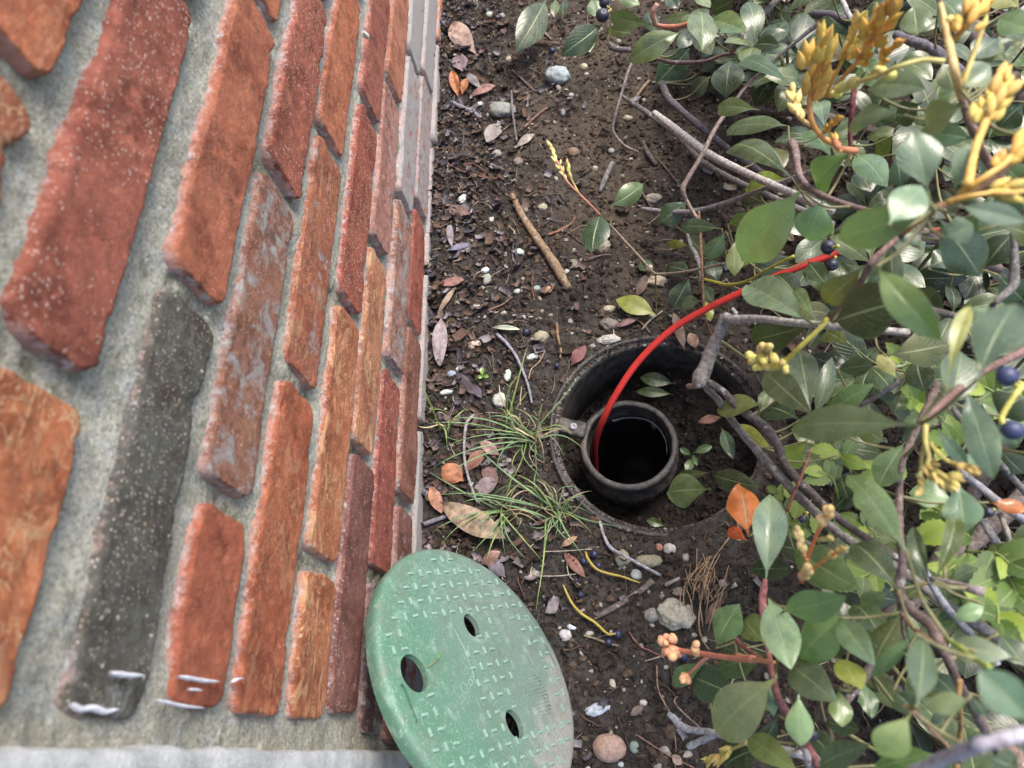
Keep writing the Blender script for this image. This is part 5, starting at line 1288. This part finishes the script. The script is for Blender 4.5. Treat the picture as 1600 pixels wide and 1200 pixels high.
branch([(1267, 700, 1.6), (1252, 744, 1.6), (1240, 772, 1.5), (1229, 798, 1.4)], [2.4, 2.4, 2.6, 3], (.30, .13, .09))
branch([(1256, 1164, .6), (1262, 1180, .6), (1268, 1205, .3)], [6.5, 7, 7], (.30, .28, .28))
branch([(1270, 1178, .4), (1284, 1196, .3), (1300, 1230, .1)], [4.5, 5, 5], (.26, .25, .27))
branch([(1200, 1010, 1.5), (1240, 1040, 1.4), (1280, 1066, 1.2), (1330, 1080, 1)], [4, 4, 4, 5], DKB)
branch([(1230, 950, 3), (1210, 958, 2.8), (1196, 966, 2.6)], [2.5, 3, 3.5], (.30, .15, .06))
branch([(1405, 925, 2), (1408, 960, 1.8), (1415, 1000, 1.2), (1440, 1040, .6)], [5, 4, 3, 3], (.2, .14, .12))
branch([(1408, 958, 2.2), (1425, 980, 2.4), (1440, 990, 2.8), (1456, 1002, 3)], [3, 3.2, 3.2, 3], (.24, .12, .09))
branch([(1478, 997, 3), (1500, 1012, 3.2), (1520, 1028, 3.4), (1546, 1042, 3.6)], [3.5, 4, 4, 4], (.24, .30, .05), mat='bud')
branch([(1290, 500, 3.4), (1420, 480, 2.4), (1530, 500, 1.6), (1660, 500, 0)], [4, 5, 6, 8], DKB)
branch([(1570, 40, 1), (1592, 22, 1), (1620, 0, 0)], [5, 6, 7], (.34, .32, .32))
branch([(1316, 0, .6), (1326, 22, .6), (1336, 40, .4)], [4, 4, 4], (.38, .36, .34))
branch([(1272, 22, 0), (1300, 24, .2), (1322, 32, .2), (1360, 40, 0)], [6, 7, 6, 6], (.12, .11, .13))
branch([(1336, 130, 2), (1332, 165, 2), (1328, 205, 1.8), (1330, 240, 1.6)], [4, 4.2, 3.6, 3], (.16, .05, .055))
# hidden frame of the plant: main limbs going back to the stool of stems
def limb(pts, rad, rgb=(.15, .12, .11)):
    V, F = tube(np.array(pts), rad, 9, .25, seed=len(pts), n=6)
    o = link('branch', mesh_np('branch', V - SL, F, True, [M['bark']]), shrub); o.color = (*rgb, 1)
    for p in catmull(np.array(pts), 6): branch_pts.append(p)
limb([(.74, .46, -.03), (.72, .44, .05), (.66, .42, .11), (.58, .40, .15), (.48, .40, .17)], [.016, .014, .011, .008, .004])
limb([(.73, .44, -.02), (.70, .36, .07), (.62, .26, .13), (.50, .16, .17), (.38, .08, .18)], [.014, .012, .010, .007, .003])
limb([(.74, .48, -.02), (.70, .58, .07), (.64, .70, .12), (.56, .82, .15), (.46, .92, .15)], [.014, .012, .010, .007, .003])
limb([(.75, .46, -.02), (.74, .46, .12), (.70, .44, .24), (.64, .42, .34), (.58, .40, .38)], [.014, .012, .010, .007, .003])
limb([(.73, .45, -.02), (.66, .50, .05), (.58, .58, .07), (.48, .66, .07), (.38, .70, .06)], [.012, .010, .007, .005, .003])
limb([(.73, .43, -.02), (.64, .32, .04), (.54, .22, .05), (.44, .10, .06), (.36, .02, .07)], [.012, .010, .007, .005, .003])

bp_arr = np.array(branch_pts)
stalks = []
def petiole(pb, rgb, rad=.0007):
    d = np.linalg.norm(bp_arr - pb, axis=1); i = int(np.argmin(d + .6 * np.maximum(0, bp_arr[:, 2] - pb[2]))); q_ = bp_arr[i]; L = np.linalg.norm(q_ - pb)
    if L < .004 or L > .06: return
    mid = (pb + q_) / 2 + np.array([0, 0, -.18 * L])
    stalks.append(tube(np.array([pb, mid, q_]), [rad, rad * 1.1, rad * 1.5], 5, n=4))
rl = random.Random(11)
for i, (u0, v0, u1, v1, w_, kd, lay) in enumerate(leafdata):
    pb = S(u0, v0, lay); pt = S(u1, v1, lay, -.004 + rl.uniform(-.006, .004))
    c0 = np.array(LEAFC[kd]) * rl.uniform(.82, 1.2) * np.array([1.1, 1, 1] if kd in 'rn' else ([rl.uniform(.85, 1.3), .92, .75] if kd in 'dmo' else [rl.uniform(1.1, 1.6), 1.15, rl.uniform(.85, 1.05)]))
    narrow = w_ / math.hypot(u1 - u0, v1 - v0)
    kw = dict(bend=rl.uniform(.05, .15), fold=rl.uniform(.05, .22), twist=rl.uniform(-.25, .25), obov=rl.choice([1.0, 1.1, 1.25]), tipsharp=rl.uniform(.74, .95), wav=rl.uniform(0, .05), seed=i, curl=rl.uniform(0, .35), roll=rl.uniform(-.38, .38), pet=.07 if narrow < 1 else .04)
    if kd in 'k': kw['fold'] = .3; kw['roll'] = .05
    if (u0, v0) == (1370, 416): kw.update(bend=.30, twist=.5, roll=.2)
    if (u0, v0) in ((1480, 602), (1430, 990), (1456, 912), (1460, 908)): kw.update(fold=.6, bend=.25)
    if (u0, v0) == (1416, 862): kw.update(bite=[(.72, 1, .5, .10), (.42, 1, .25, .05)])
    if (u0, v0) == (1404, 922): kw.update(bite=[(.80, -1, .35, .05), (.5, -1, .18, .04)])
    if (u0, v0) == (1065, 50): kw.update(bite=[(.93, 1, .6, .04), (.80, 1, .25, .03)])
    if (u0, v0) == (1104, 35): kw.update(bite=[(.6, -1, .5, .05)])
    if (u0, v0) == (1252, 1034): kw.update(bite=[(.85, 1, .3, .05)])
    if kd == 'r': kw.update(curl=.5, wav=.08)
    if lay >= 3.5: kw['bend'] *= .8
    leaf = place_leaf(pb, pt, w_ * 1.04, parent=shrub, rgb=c0, camw=.75, blotch=.45 if kd in 'psek' else .08, **kw)
    petiole(pb, c0)
# further leaves lower down in the shrub and beyond the edges of the view, coloured darker for shade
lower = random.Random(5)
def bound(v): return float(np.interp(v, [-100, 60, 150, 300, 450, 560, 650, 750, 850, 950, 1100, 1300], [1090, 1110, 1200, 1240, 1235, 1260, 1270, 1260, 1260, 1230, 1225, 1200]))
allow = []
while len(allow) < 270:
    x, y, z = lower.uniform(.36, 1.05), lower.uniform(-.12, 1.28), lower.uniform(.02, .19)
    u, v = proj((x, y, z))
    if u < bound(v) + (-30 if z < .08 else 30) or v > 1350 or v < -160: continue
    if inpoly((u, v), [(1480, 780), (1640, 760), (1640, 960), (1480, 960)]) and lower.random() < .8: continue
    allow.append((x, y, z))
mass = []; n_ind = 0
for ci, (x, y, z) in enumerate(allow):
    c_ = np.array([x, y, z]); tw = c_ + np.array([lower.uniform(.0, .05), lower.uniform(-.03, .03), -.03])
    d = np.linalg.norm(bp_arr - c_, axis=1); q_ = bp_arr[int(np.argmin(d))]
    if np.linalg.norm(q_ - c_) < .25: stalks.append(tube(np.array([c_, (c_ + q_) / 2 + [0, 0, -.02], q_]), [.0010, .0014, .0020], 6, .15, n=5))
    a0 = lower.uniform(0, 6.28); nl = lower.choice([4, 5, 6])
    for j in range(nl):
        a = a0 + j * 2.4 + lower.uniform(-.4, .4); L = lower.uniform(.030, .058); el = lower.uniform(-.2, .55)
        dv_ = np.array([math.cos(a) * math.cos(el), math.sin(a) * math.cos(el), math.sin(el)])
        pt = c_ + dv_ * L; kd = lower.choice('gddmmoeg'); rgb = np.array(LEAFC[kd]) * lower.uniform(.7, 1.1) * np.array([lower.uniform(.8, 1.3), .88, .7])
        u, v = proj(pt)
        o = place_leaf(c_, pt, wid=L * lower.uniform(.42, .58), parent=shrub, camw=.3, rgb=rgb, blotch=.1, n=8, mcols=7, bend=lower.uniform(.05, .2), fold=lower.uniform(.05, .35), twist=lower.uniform(-.4, .4), curl=.2, seed=j, roll=lower.uniform(-.5, .5), obov=lower.choice([1.0, 1.2]))
        if n_ind + len(leafdata) < 296 and (0 < u < 1600 and 0 < v < 1200): n_ind += 1
        else: mass.append(o)
if mass:
    groups = {}
    for o in mass:
        key = tuple(round(c * 60) for c in o.color[:3]); groups.setdefault('all', []).append(o)
    Vs, Fs, cols, uvs, off = [], [], [], [], 0
    bpy.context.view_layer.update()
    for o in mass:
        k = len(o.data.vertices); co = np.zeros(k * 3); o.data.vertices.foreach_get('co', co); co = co.reshape(-1, 3)
        mb = np.array(o.matrix_basis); co = co @ mb[:3, :3].T + mb[:3, 3]
        nf = len(o.data.polygons); fi = np.zeros(nf * 4, np.int32); o.data.loops.foreach_get('vertex_index', fi)
        uv = np.zeros(nf * 8); o.data.uv_layers[0].data.foreach_get('uv', uv)
        Vs.append(co); Fs.append(fi.reshape(-1, 4) + off); uvs.append(uv); off += k
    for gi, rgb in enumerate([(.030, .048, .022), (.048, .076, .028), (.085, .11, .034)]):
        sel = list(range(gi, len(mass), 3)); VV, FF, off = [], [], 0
        for i_ in sel:
            f0 = Fs[i_] - Fs[i_].min(); VV.append(Vs[i_]); FF.append(f0 + off); off += len(Vs[i_])
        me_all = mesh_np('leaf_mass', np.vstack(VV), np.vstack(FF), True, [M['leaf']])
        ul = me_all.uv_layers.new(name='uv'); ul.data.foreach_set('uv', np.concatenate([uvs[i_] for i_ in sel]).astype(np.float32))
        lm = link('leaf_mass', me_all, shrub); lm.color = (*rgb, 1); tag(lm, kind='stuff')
    for o in mass: bpy.data.objects.remove(o)
V, F = join_vf(stalks); tw = link('leaf_stalks', mesh_np('leaf_stalks', V - SL, F, True, [M['bud']]), shrub); tw.color = (.15, .14, .06, 1); tag(tw, kind='stuff')

# flower buds: a stalk with pointed or round buds
def bud_mesh(pointed):
    V0, F0 = ICO[2]; V = V0.copy()
    if pointed: 
        t = (V[:, 2] + 1) / 2; s = 1 - .75 * np.clip((t - .45) / .55, 0, 1) ** 1.3; V[:, 0] *= s; V[:, 1] *= s
        V[:, 2] = V[:, 2] * 1.0; V[:, 0] += .25 * t ** 2
    V *= (1 + .06 * fbm(V0 * 2.5, 2, 3))[:, None]
    return mesh_np('bud', V, F0, True, [M['bud']])
BUD = {True: bud_mesh(True), False: bud_mesh(False)}
YE = (.60, .42, .10); OY = (.62, .36, .07); PKB = (.62, .34, .18); YG = (.56, .50, .14); YL = (.62, .50, .16)
def cluster(u0, v0, u1, v1, wpx, n, lay, rgb, pointed=True, size=None, stalk=(.50, .32, .08), seed=0, base=(), fan=.5, rs=2.2, spread=1.0):
    rnd = random.Random(seed + int(u0 + v1)); A = S(u0, v0, lay); B = S(u1, v1, lay, .010)
    big = pointed and (size or 0) >= 15; n = int(n * 1.5) if big else n; wpx *= 1.35 if big else 1
    dpt = depth_of((A + B) / 2) / FP; W_ = wpx * dpt / 2; ax = B - A; L = np.linalg.norm(ax); ax /= L
    path = [S(*b) for b in base] + [A, A + (B - A) * .45, B - ax * L * .12]
    V, F = tube(np.array(path), [rs * dpt * 1.25] + [rs * dpt] * (len(path) - 2) + [rs * dpt * .6], 8, .12, n=6)
    fc = link('flower_cluster', mesh_np('flower_cluster', V - SL, F, True, [M['bud']]), shrub); fc.color = (*stalk, 1)
    branch_pts.append(path[0])
    side = np.cross(ax, (CAM - A) / np.linalg.norm(CAM - A)); side /= np.linalg.norm(side); up = np.cross(side, ax)
    sz = (size or 9) * dpt
    for i in range(n):
        t = (i + rnd.random()) / n; t = .12 + .88 * t; th = rnd.uniform(0, 6.283); rr_ = W_ * math.sqrt(rnd.random()) * (.55 + .45 * math.sin(math.pi * min(1, t * 1.05)))
        p = A + ax * (L * t) + side * rr_ * math.cos(th) + up * rr_ * math.sin(th) * .7
        dr = ax * (1.0 if pointed else .5) + (side * math.cos(th) + up * math.sin(th)) * (fan * rr_ / max(W_, 1e-6)) + side * rnd.uniform(-.15, .15)
        dr /= np.linalg.norm(dr)
        p = p - dr * sz * .5
        b_ = link('bud', BUD[pointed], None)
        q_ = Vector([float(x) for x in dr]).to_track_quat('Z', 'Y').to_matrix().to_4x4() @ Matrix.Rotation(rnd.uniform(0, 6.28), 4, 'Z')
        k_ = rnd.uniform(.75, 1.25); el_ = 2.5 if pointed else 1.25; wd_ = sz * (.36 if pointed else .62) * k_
        b_.parent = fc
        b_.matrix_basis = Matrix.Translation(Vector([float(x) for x in (p - SL)])) @ q_ @ Matrix.Diagonal((wd_, wd_, wd_ * el_, 1))
        kc = rnd.uniform(.78, 1.2); g_ = rnd.uniform(.85, 1.12); b_.color = (rgb[0] * kc, rgb[1] * kc * g_, rgb[2] * kc, 1)
    return fc
cluster(1266, 150, 1300, 38, 58, 26, 5.0, YE, size=17, base=[(1312, 228, 3.8), (1284, 214, 4.3), (1268, 188, 4.8)], rs=4.5, stalk=(.55, .26, .08))
cluster(1318, 90, 1352, 14, 30, 13, 4.2, YL, size=15, base=[(1290, 150, 4)], rs=3)
cluster(1340, 95, 1400, -4, 46, 20, 4.6, OY, size=19, base=[(1296, 150, 4), (1320, 118, 4.4)], rs=4, stalk=(.50, .28, .10))
cluster(1376, 98, 1408, 58, 26, 9, 4.0, OY, size=14, base=[(1360, 120, 4)], rs=3)
cluster(1364, 40, 1366, 6, 14, 5, 4.2, YL, size=13, rs=2.5)
cluster(1248, 182, 1234, 126, 22, 7, 4.8, YL, size=15, base=[(1266, 196, 4.2)], rs=3, stalk=(.55, .36, .14))
cluster(1288, 206, 1316, 182, 18, 6, 4.2, OY, size=12, rs=3)
cluster(1312, 232, 1296, 206, 14, 5, 4.2, OY, size=10, base=[(1336, 236, 3.4)], rs=5, stalk=(.5, .2, .1))
cluster(1340, 128, 1296, 148, 26, 7, 4.6, YG, pointed=False, size=12, base=[(1476, 96, 4.4), (1440, 94, 4.6), (1400, 106, 4.8), (1368, 120, 4.8)], rs=3, stalk=(.52, .44, .14))
cluster(1392, 118, 1366, 108, 12, 4, 4.7, YG, pointed=False, size=12, rs=2.5)
cluster(1505, 130, 1545, 18, 10, 2, 4.0, YL, size=12, base=[(1500, 150, 3.4), (1503, 138, 3.8)], rs=4, stalk=(.56, .44, .14))
cluster(1494, 120, 1466, -10, 10, 2, 4.2, YL, size=12, base=[(1502, 150, 3.4)], rs=6, stalk=(.58, .40, .16))
cluster(1512, 40, 1540, -6, 44, 14, 4.4, OY, size=17, rs=4, base=[(1486, 66, 4)])
cluster(1486, 40, 1484, 26, 16, 3, 4.2, YL, pointed=False, size=14, rs=3)
cluster(1540, 190, 1580, 108, 50, 24, 5.4, YE, size=18, base=[(1512, 292, 5.2), (1522, 240, 5.4)], rs=6, stalk=(.58, .36, .08))
cluster(1570, 255, 1616, 200, 34, 12, 5.2, OY, size=18, base=[(1500, 304, 5.1), (1540, 276, 5.2)], rs=5, stalk=(.58, .34, .08))
cluster(1560, 300, 1606, 296, 34, 10, 5.8, YE, size=16, base=[(1480, 316, 5.2), (1520, 306, 5.5)], rs=4, stalk=(.58, .34, .08))
cluster(1216, 572, 1168, 560, 34, 22, 4.2, YG, pointed=False, size=9.5, base=[(1292, 500, 3.7), (1284, 510, 3.9), (1250, 542, 4.2)], rs=3.6, stalk=(.50, .44, .08), spread=1)
cluster(1222, 562, 1228, 582, 14, 6, 4.2, YG, pointed=False, size=8.5, rs=2)
cluster(1190, 556, 1202, 536, 26, 9, 4.3, (.58, .44, .16), pointed=False, size=9, rs=2)
cluster(1450, 728, 1500, 760, 50, 24, 4.6, (.50, .38, .12), size=11, base=[(1446, 664, 4.6), (1446, 690, 4.6), (1452, 715, 4.6)], rs=4, stalk=(.40, .34, .10), fan=.9)
cluster(1438, 740, 1436, 776, 22, 9, 4.4, (.46, .36, .12), size=10, base=[(1446, 690, 4.6), (1440, 716, 4.5)], rs=3, stalk=(.38, .33, .10))
cluster(1488, 724, 1538, 740, 18, 8, 4.7, (.50, .38, .12), size=10, base=[(1452, 692, 4.6), (1470, 712, 4.7)], rs=3, stalk=(.42, .35, .10))
cluster(1284, 818, 1298, 790, 24, 9, 4.2, (.60, .42, .16), pointed=False, size=10, base=[(1252, 910, 3.9), (1262, 872, 4.0), (1272, 846, 4.1)], rs=3, stalk=(.55, .15, .06))
cluster(1254, 860, 1242, 822, 18, 8, 4.1, (.58, .44, .18), pointed=False, size=9, base=[(1262, 876, 4.0)], rs=2.2, stalk=(.55, .26, .10))
cluster(1296, 870, 1324, 855, 20, 9, 4.1, (.60, .40, .14), size=9, base=[(1268, 892, 3.9), (1282, 880, 4.0)], rs=2.4, stalk=(.55, .20, .07))
cluster(1256, 902, 1264, 884, 18, 7, 4.0, (.58, .40, .16), pointed=False, size=9.5, rs=2.6, stalk=(.55, .2, .08))
cluster(1284, 842, 1302, 840, 8, 4, 4.2, (.60, .46, .18), size=10, rs=2)
cluster(1062, 1016, 1028, 1000, 36, 17, 2.2, PKB, pointed=False, size=9.5, base=[(1178, 1030, 2.4), (1140, 1028, 2.3), (1100, 1022, 2.2)], rs=4.2, stalk=(.48, .17, .11))
cluster(1088, 1022, 1086, 1002, 15, 6, 2.3, PKB, pointed=False, size=8.5, rs=2.4, stalk=(.48, .17, .11))
cluster(1052, 1012, 1051, 1030, 8, 2, 2.2, PKB, pointed=False, size=10, rs=1.8, stalk=(.48, .17, .11))
cluster(1074, 1056, 1068, 1068, 22, 9, 2.0, PKB, pointed=False, size=8, base=[(1106, 1026, 2.2), (1090, 1040, 2.1)], rs=2.6, stalk=(.48, .20, .13))
cluster(1176, 1030, 1216, 1036, 6, 1, 2.4, (.40, .2, .08), size=6, base=[(1150, 1024, 2.3)], rs=4.0, stalk=(.45, .20, .10))
cluster(885, 282, 856, 222, 12, 18, 2.0, (.56, .50, .18), size=7, base=[(937, 336, 1.0), (922, 320, 1.4), (904, 302, 1.7)], rs=1.8, stalk=(.42, .18, .12))
cluster(891, 276, 884, 246, 5, 4, 2.0, (.54, .46, .14), size=7, base=[(905, 303, 1.7)], rs=1.2, stalk=(.46, .36, .12))
cluster(1140, 1172, 1100, 1190, 32, 20, .5, (.34, .27, .07), size=10, base=[(1168, 1160, .5)], rs=2.4, stalk=(.30, .26, .08), fan=1.2)
# berries still hanging on the shrub
for (u, v, r_, lay, st) in [(944, 4, 8.5, 1.2, (952, 12)), (941, 24, 10.5, 1.3, (955, 14)), (1294, 386, 11, 1.4, (1310, 384)), (1300, 414, 9.5, 1.2, (1306, 400)), (1574, 588, 16, 4.4, (1594, 606)), (1582, 672, 16, 4.4, (1568, 664)), (1254, 811, 6, .4, (1262, 800)),
                      (1270, 1148, 9, .6, (1262, 1140)), (1545, 800, 8, .2, (1555, 795)), (1584, 590 - 4, 8, 3.6, (1596, 600))]:
    p = S(u, v, lay); b_ = berry(p, r_ * depth_of(p) / FP, (.035, .045, .105) if r_ > 12 else (.022, .024, .042), shrub)
    q_ = S(*st, lay); V, F = tube(np.array([p, (p + q_) / 2 + [0, 0, -.001], q_]), [.0008, .0009, .0012], 6, n=4)
    s_ = link('berry_stalk', mesh_np('berry_stalk', V - SL, F, True, [M['bud']]), shrub); s_.color = (.45, .40, .10, 1)
V, F = tube(np.array([S(1568, 664, 4.4), S(1566, 650, 4.4), S(1590, 612, 4.5), S(1610, 596, 4.4)]), [.0011, .0012, .0012, .0014], 7, n=6)
s_ = link('berry_stalk', mesh_np('berry_stalk', V - SL, F, True, [M['bud']]), shrub); s_.color = (.45, .42, .10, 1)

# ------------------------------------------------------------------ light green weed under the shrub, brightened to suggest sun patches
def serrated(L, Wd, teeth=6, bend=.08, fold=.15):
    n = teeth * 4; t = np.linspace(0, 1, n + 1); w_ = np.sin(np.pi * t ** .75) ** .8 * Wd / 2
    saw = 1 - .26 * ((t * teeth) % 1.0) ** 1.0; saw[0] = saw[-1] = 1
    w_ = np.maximum(w_ * saw, Wd * .02); s = np.linspace(-1, 1, 7)
    y = s[None, :] * w_[:, None]; x = np.broadcast_to((t * L)[:, None], y.shape); z = np.abs(y) * fold + bend * L * 4 * (t * (1 - t))[:, None]
    uv = np.stack([np.broadcast_to((s * .5 + .5)[None], y.shape), np.broadcast_to(t[:, None], y.shape)], -1).reshape(-1, 2)
    me = mesh_np('leaflet', np.stack([x, y, z], -1).reshape(-1, 3), grid_faces(n + 1, 7), True, [M['leaf']])
    ul = me.uv_layers.new(name='uv'); li = np.zeros(len(me.loops), np.int32); me.loops.foreach_get('vertex_index', li); ul.data.foreach_set('uv', uv[li].astype(np.float32).ravel()); return me
weed = thing('serrated_weed', 'yellow-green weed with small toothed leaves, coloured as if sunlit, growing up through the shrub', 'weed', (.60, .16, 0))
WL = np.array(weed.location); SER = serrated(1, .62)
rw_ = random.Random(21)
def spray(u, v, lay, stem, kl, size=1.0, cols=((.13, .20, .028), (.08, .14, .024), (.24, .32, .04), (.055, .10, .022))):
    A = S(u, v, lay); B = S(*stem); Mi = (A + B) / 2 + np.array([0, 0, .01])
    V, F = tube(np.array([B, Mi, A]), [.0008, .0006, .0004], 6, n=6); o = link('stem', mesh_np('stem', V - WL, F, True, [M['grass']]), weed); o.color = (.22, .27, .08, 1)
    ax = (A - Mi); ax /= np.linalg.norm(ax); sd = np.cross(ax, [0, 0, 1.0]); sd /= np.linalg.norm(sd)
    for i in range(kl):
        t = i / max(1, kl - 1); p = Mi + (A - Mi) * t; sg = (-1) ** i
        d = (ax * (.5 + .6 * t) + sd * sg * (1.0 if i < kl - 1 else 0) + np.array([0, 0, rw_.uniform(-.1, .25)])); L = rw_.uniform(.011, .021) * size
        lf = link('leaflet', SER, weed); q_ = frame(d, np.array([0, 0, 1.0]) * .6 + (CAM - p) / np.linalg.norm(CAM - p) * .5).to_4x4() @ Matrix.Rotation(rw_.uniform(-.4, .4), 4, 'X') @ Matrix.Scale(L, 4)
        q_.translation = Vector([float(x) for x in (p - WL)]); lf.matrix_basis = q_; c_ = rw_.choice(cols); lf.color = (*c_, 1); lf['blotch'] = .3
for (u, v, lay, st, kl, sz) in [(1578, 880, 1.2, (1508, 862, .5), 5, 1.2), (1340, 905, 0, (1400, 880, -1), 5, 1), (1465, 905, .4, (1508, 865, 0), 5, 1), (1500, 925, .2, (1520, 870, 0), 5, 1), (1590, 930, 1.0, (1530, 880, .4), 4, 1.5),
      (1560, 975, 1.4, (1530, 930, .4), 7, 1.2), (1530, 900, .4, (1508, 865, 0), 5, 1.1), (1420, 620, .2, (1440, 660, -1), 5, 1.1), (1405, 565, .2, (1440, 600, -1), 4, 1.1), (1480, 690, -.2, (1500, 720, -1), 5, 1.2), (1450, 640, -.6, (1480, 690, -1), 5, 1.2), (1285, 735, -.2, (1310, 780, -1), 5, 1),
      (1255, 825, -.4, (1280, 850, -1), 5, 1), (1225, 800, -.4, (1250, 830, -1), 5, 1), (1450, 790, -.2, (1470, 820, -1), 5, 1.1), (1500, 830, -.2, (1510, 860, -1), 5, 1), (1215, 770, -.4, (1240, 800, -1), 4, .9), (1345, 820, -.6, (1370, 850, -1), 5, 1),
      (1560, 640, 0, (1590, 690, -1), 5, 1.1), (1530, 600, -.2, (1560, 650, -1), 5, 1.1), (1300, 700, -.5, (1330, 740, -1), 5, 1), (1360, 900, -.4, (1400, 930, -1), 5, 1), (1478, 820, .2, (1500, 850, 0), 5, 1.1), (1380, 740, -.6, (1410, 780, -1), 5, 1.1), (1590, 640, .4, (1620, 690, -1), 5, 1.2), (1490, 950, 0, (1520, 900, 0), 5, 1.1)]:
    spray(u, v, lay, st, kl, sz)
# young plant inside the box
sp = thing('sprout', 'small green sprout growing on the silt inside the valve box', 'seedling', P(1082, 716, -.05))
for (u0, v0, u1, v1, w_) in [(1082, 716, 1072, 738, 14), (1082, 708, 1113, 697, 13), (1082, 710, 1090, 728, 8), (1080, 712, 1062, 700, 10)]:
    place_leaf(np.array(P(u0, v0, -.045)), np.array(P(u1, v1, -.040)), w_, parent=sp, rgb=(.06, .11, .03), n=8, mcols=5)
V, F = tube(np.array([P(1086, 724, -.062), P(1082, 712, -.045)]), [.0008, .0006], 6); o = link('stem', mesh_np('stem', V - np.array(sp.location), F, True, [M['grass']]), sp); o.color = (.12, .14, .05, 1)
for (a, lab) in [((1055, 600, 1000, 590, 22), 'green leaf fallen in the valve box, upper of a pair under the cable'), ((1052, 616, 994, 612, 16), 'green leaf fallen in the valve box, lower of a pair under the cable'), ((1040, 822, 1010, 812, 14), 'dull green leaf on the silt at the lower side of the box'), ((876, 692, 884, 712, 12), 'dark green leaf between pipe and box wall below the ear')]:
    o = place_leaf(np.array(P(a[0], a[1], -.052)), np.array(P(a[2], a[3], -.050)), a[4], name='green_leaf', rgb=(.05, .075, .022), bend=.12, fold=.3); tag(o, lab, 'fallen leaf', 'green leaves fallen in the valve box')
# shoot through the hole of the cover
A = LC + E1 * lidp(668, 1042)[0] + E2 * lidp(668, 1042)[1]; A2 = LC + E1 * lidp(678, 1033)[0] + E2 * lidp(678, 1033)[1]
sh = thing('shoot', 'tiny green shoot poking over the edge of the largest hole in the green cover', 'seedling', A)
V, F = tube(np.array([A + LN * -.010, A + LN * .002, A2 + LN * .004]), [.0004, .0004, .0003], 6); o = link('stem', mesh_np('stem', V - A, F, True, [M['grass']]), sh); o.color = (.2, .22, .08, 1)
place_leaf(A2 + LN * .004, A2 + LN * .005 + E1 * .003 - E2 * .0035, wid=.0024, parent=sh, rgb=(.10, .20, .04), n=6, mcols=5)
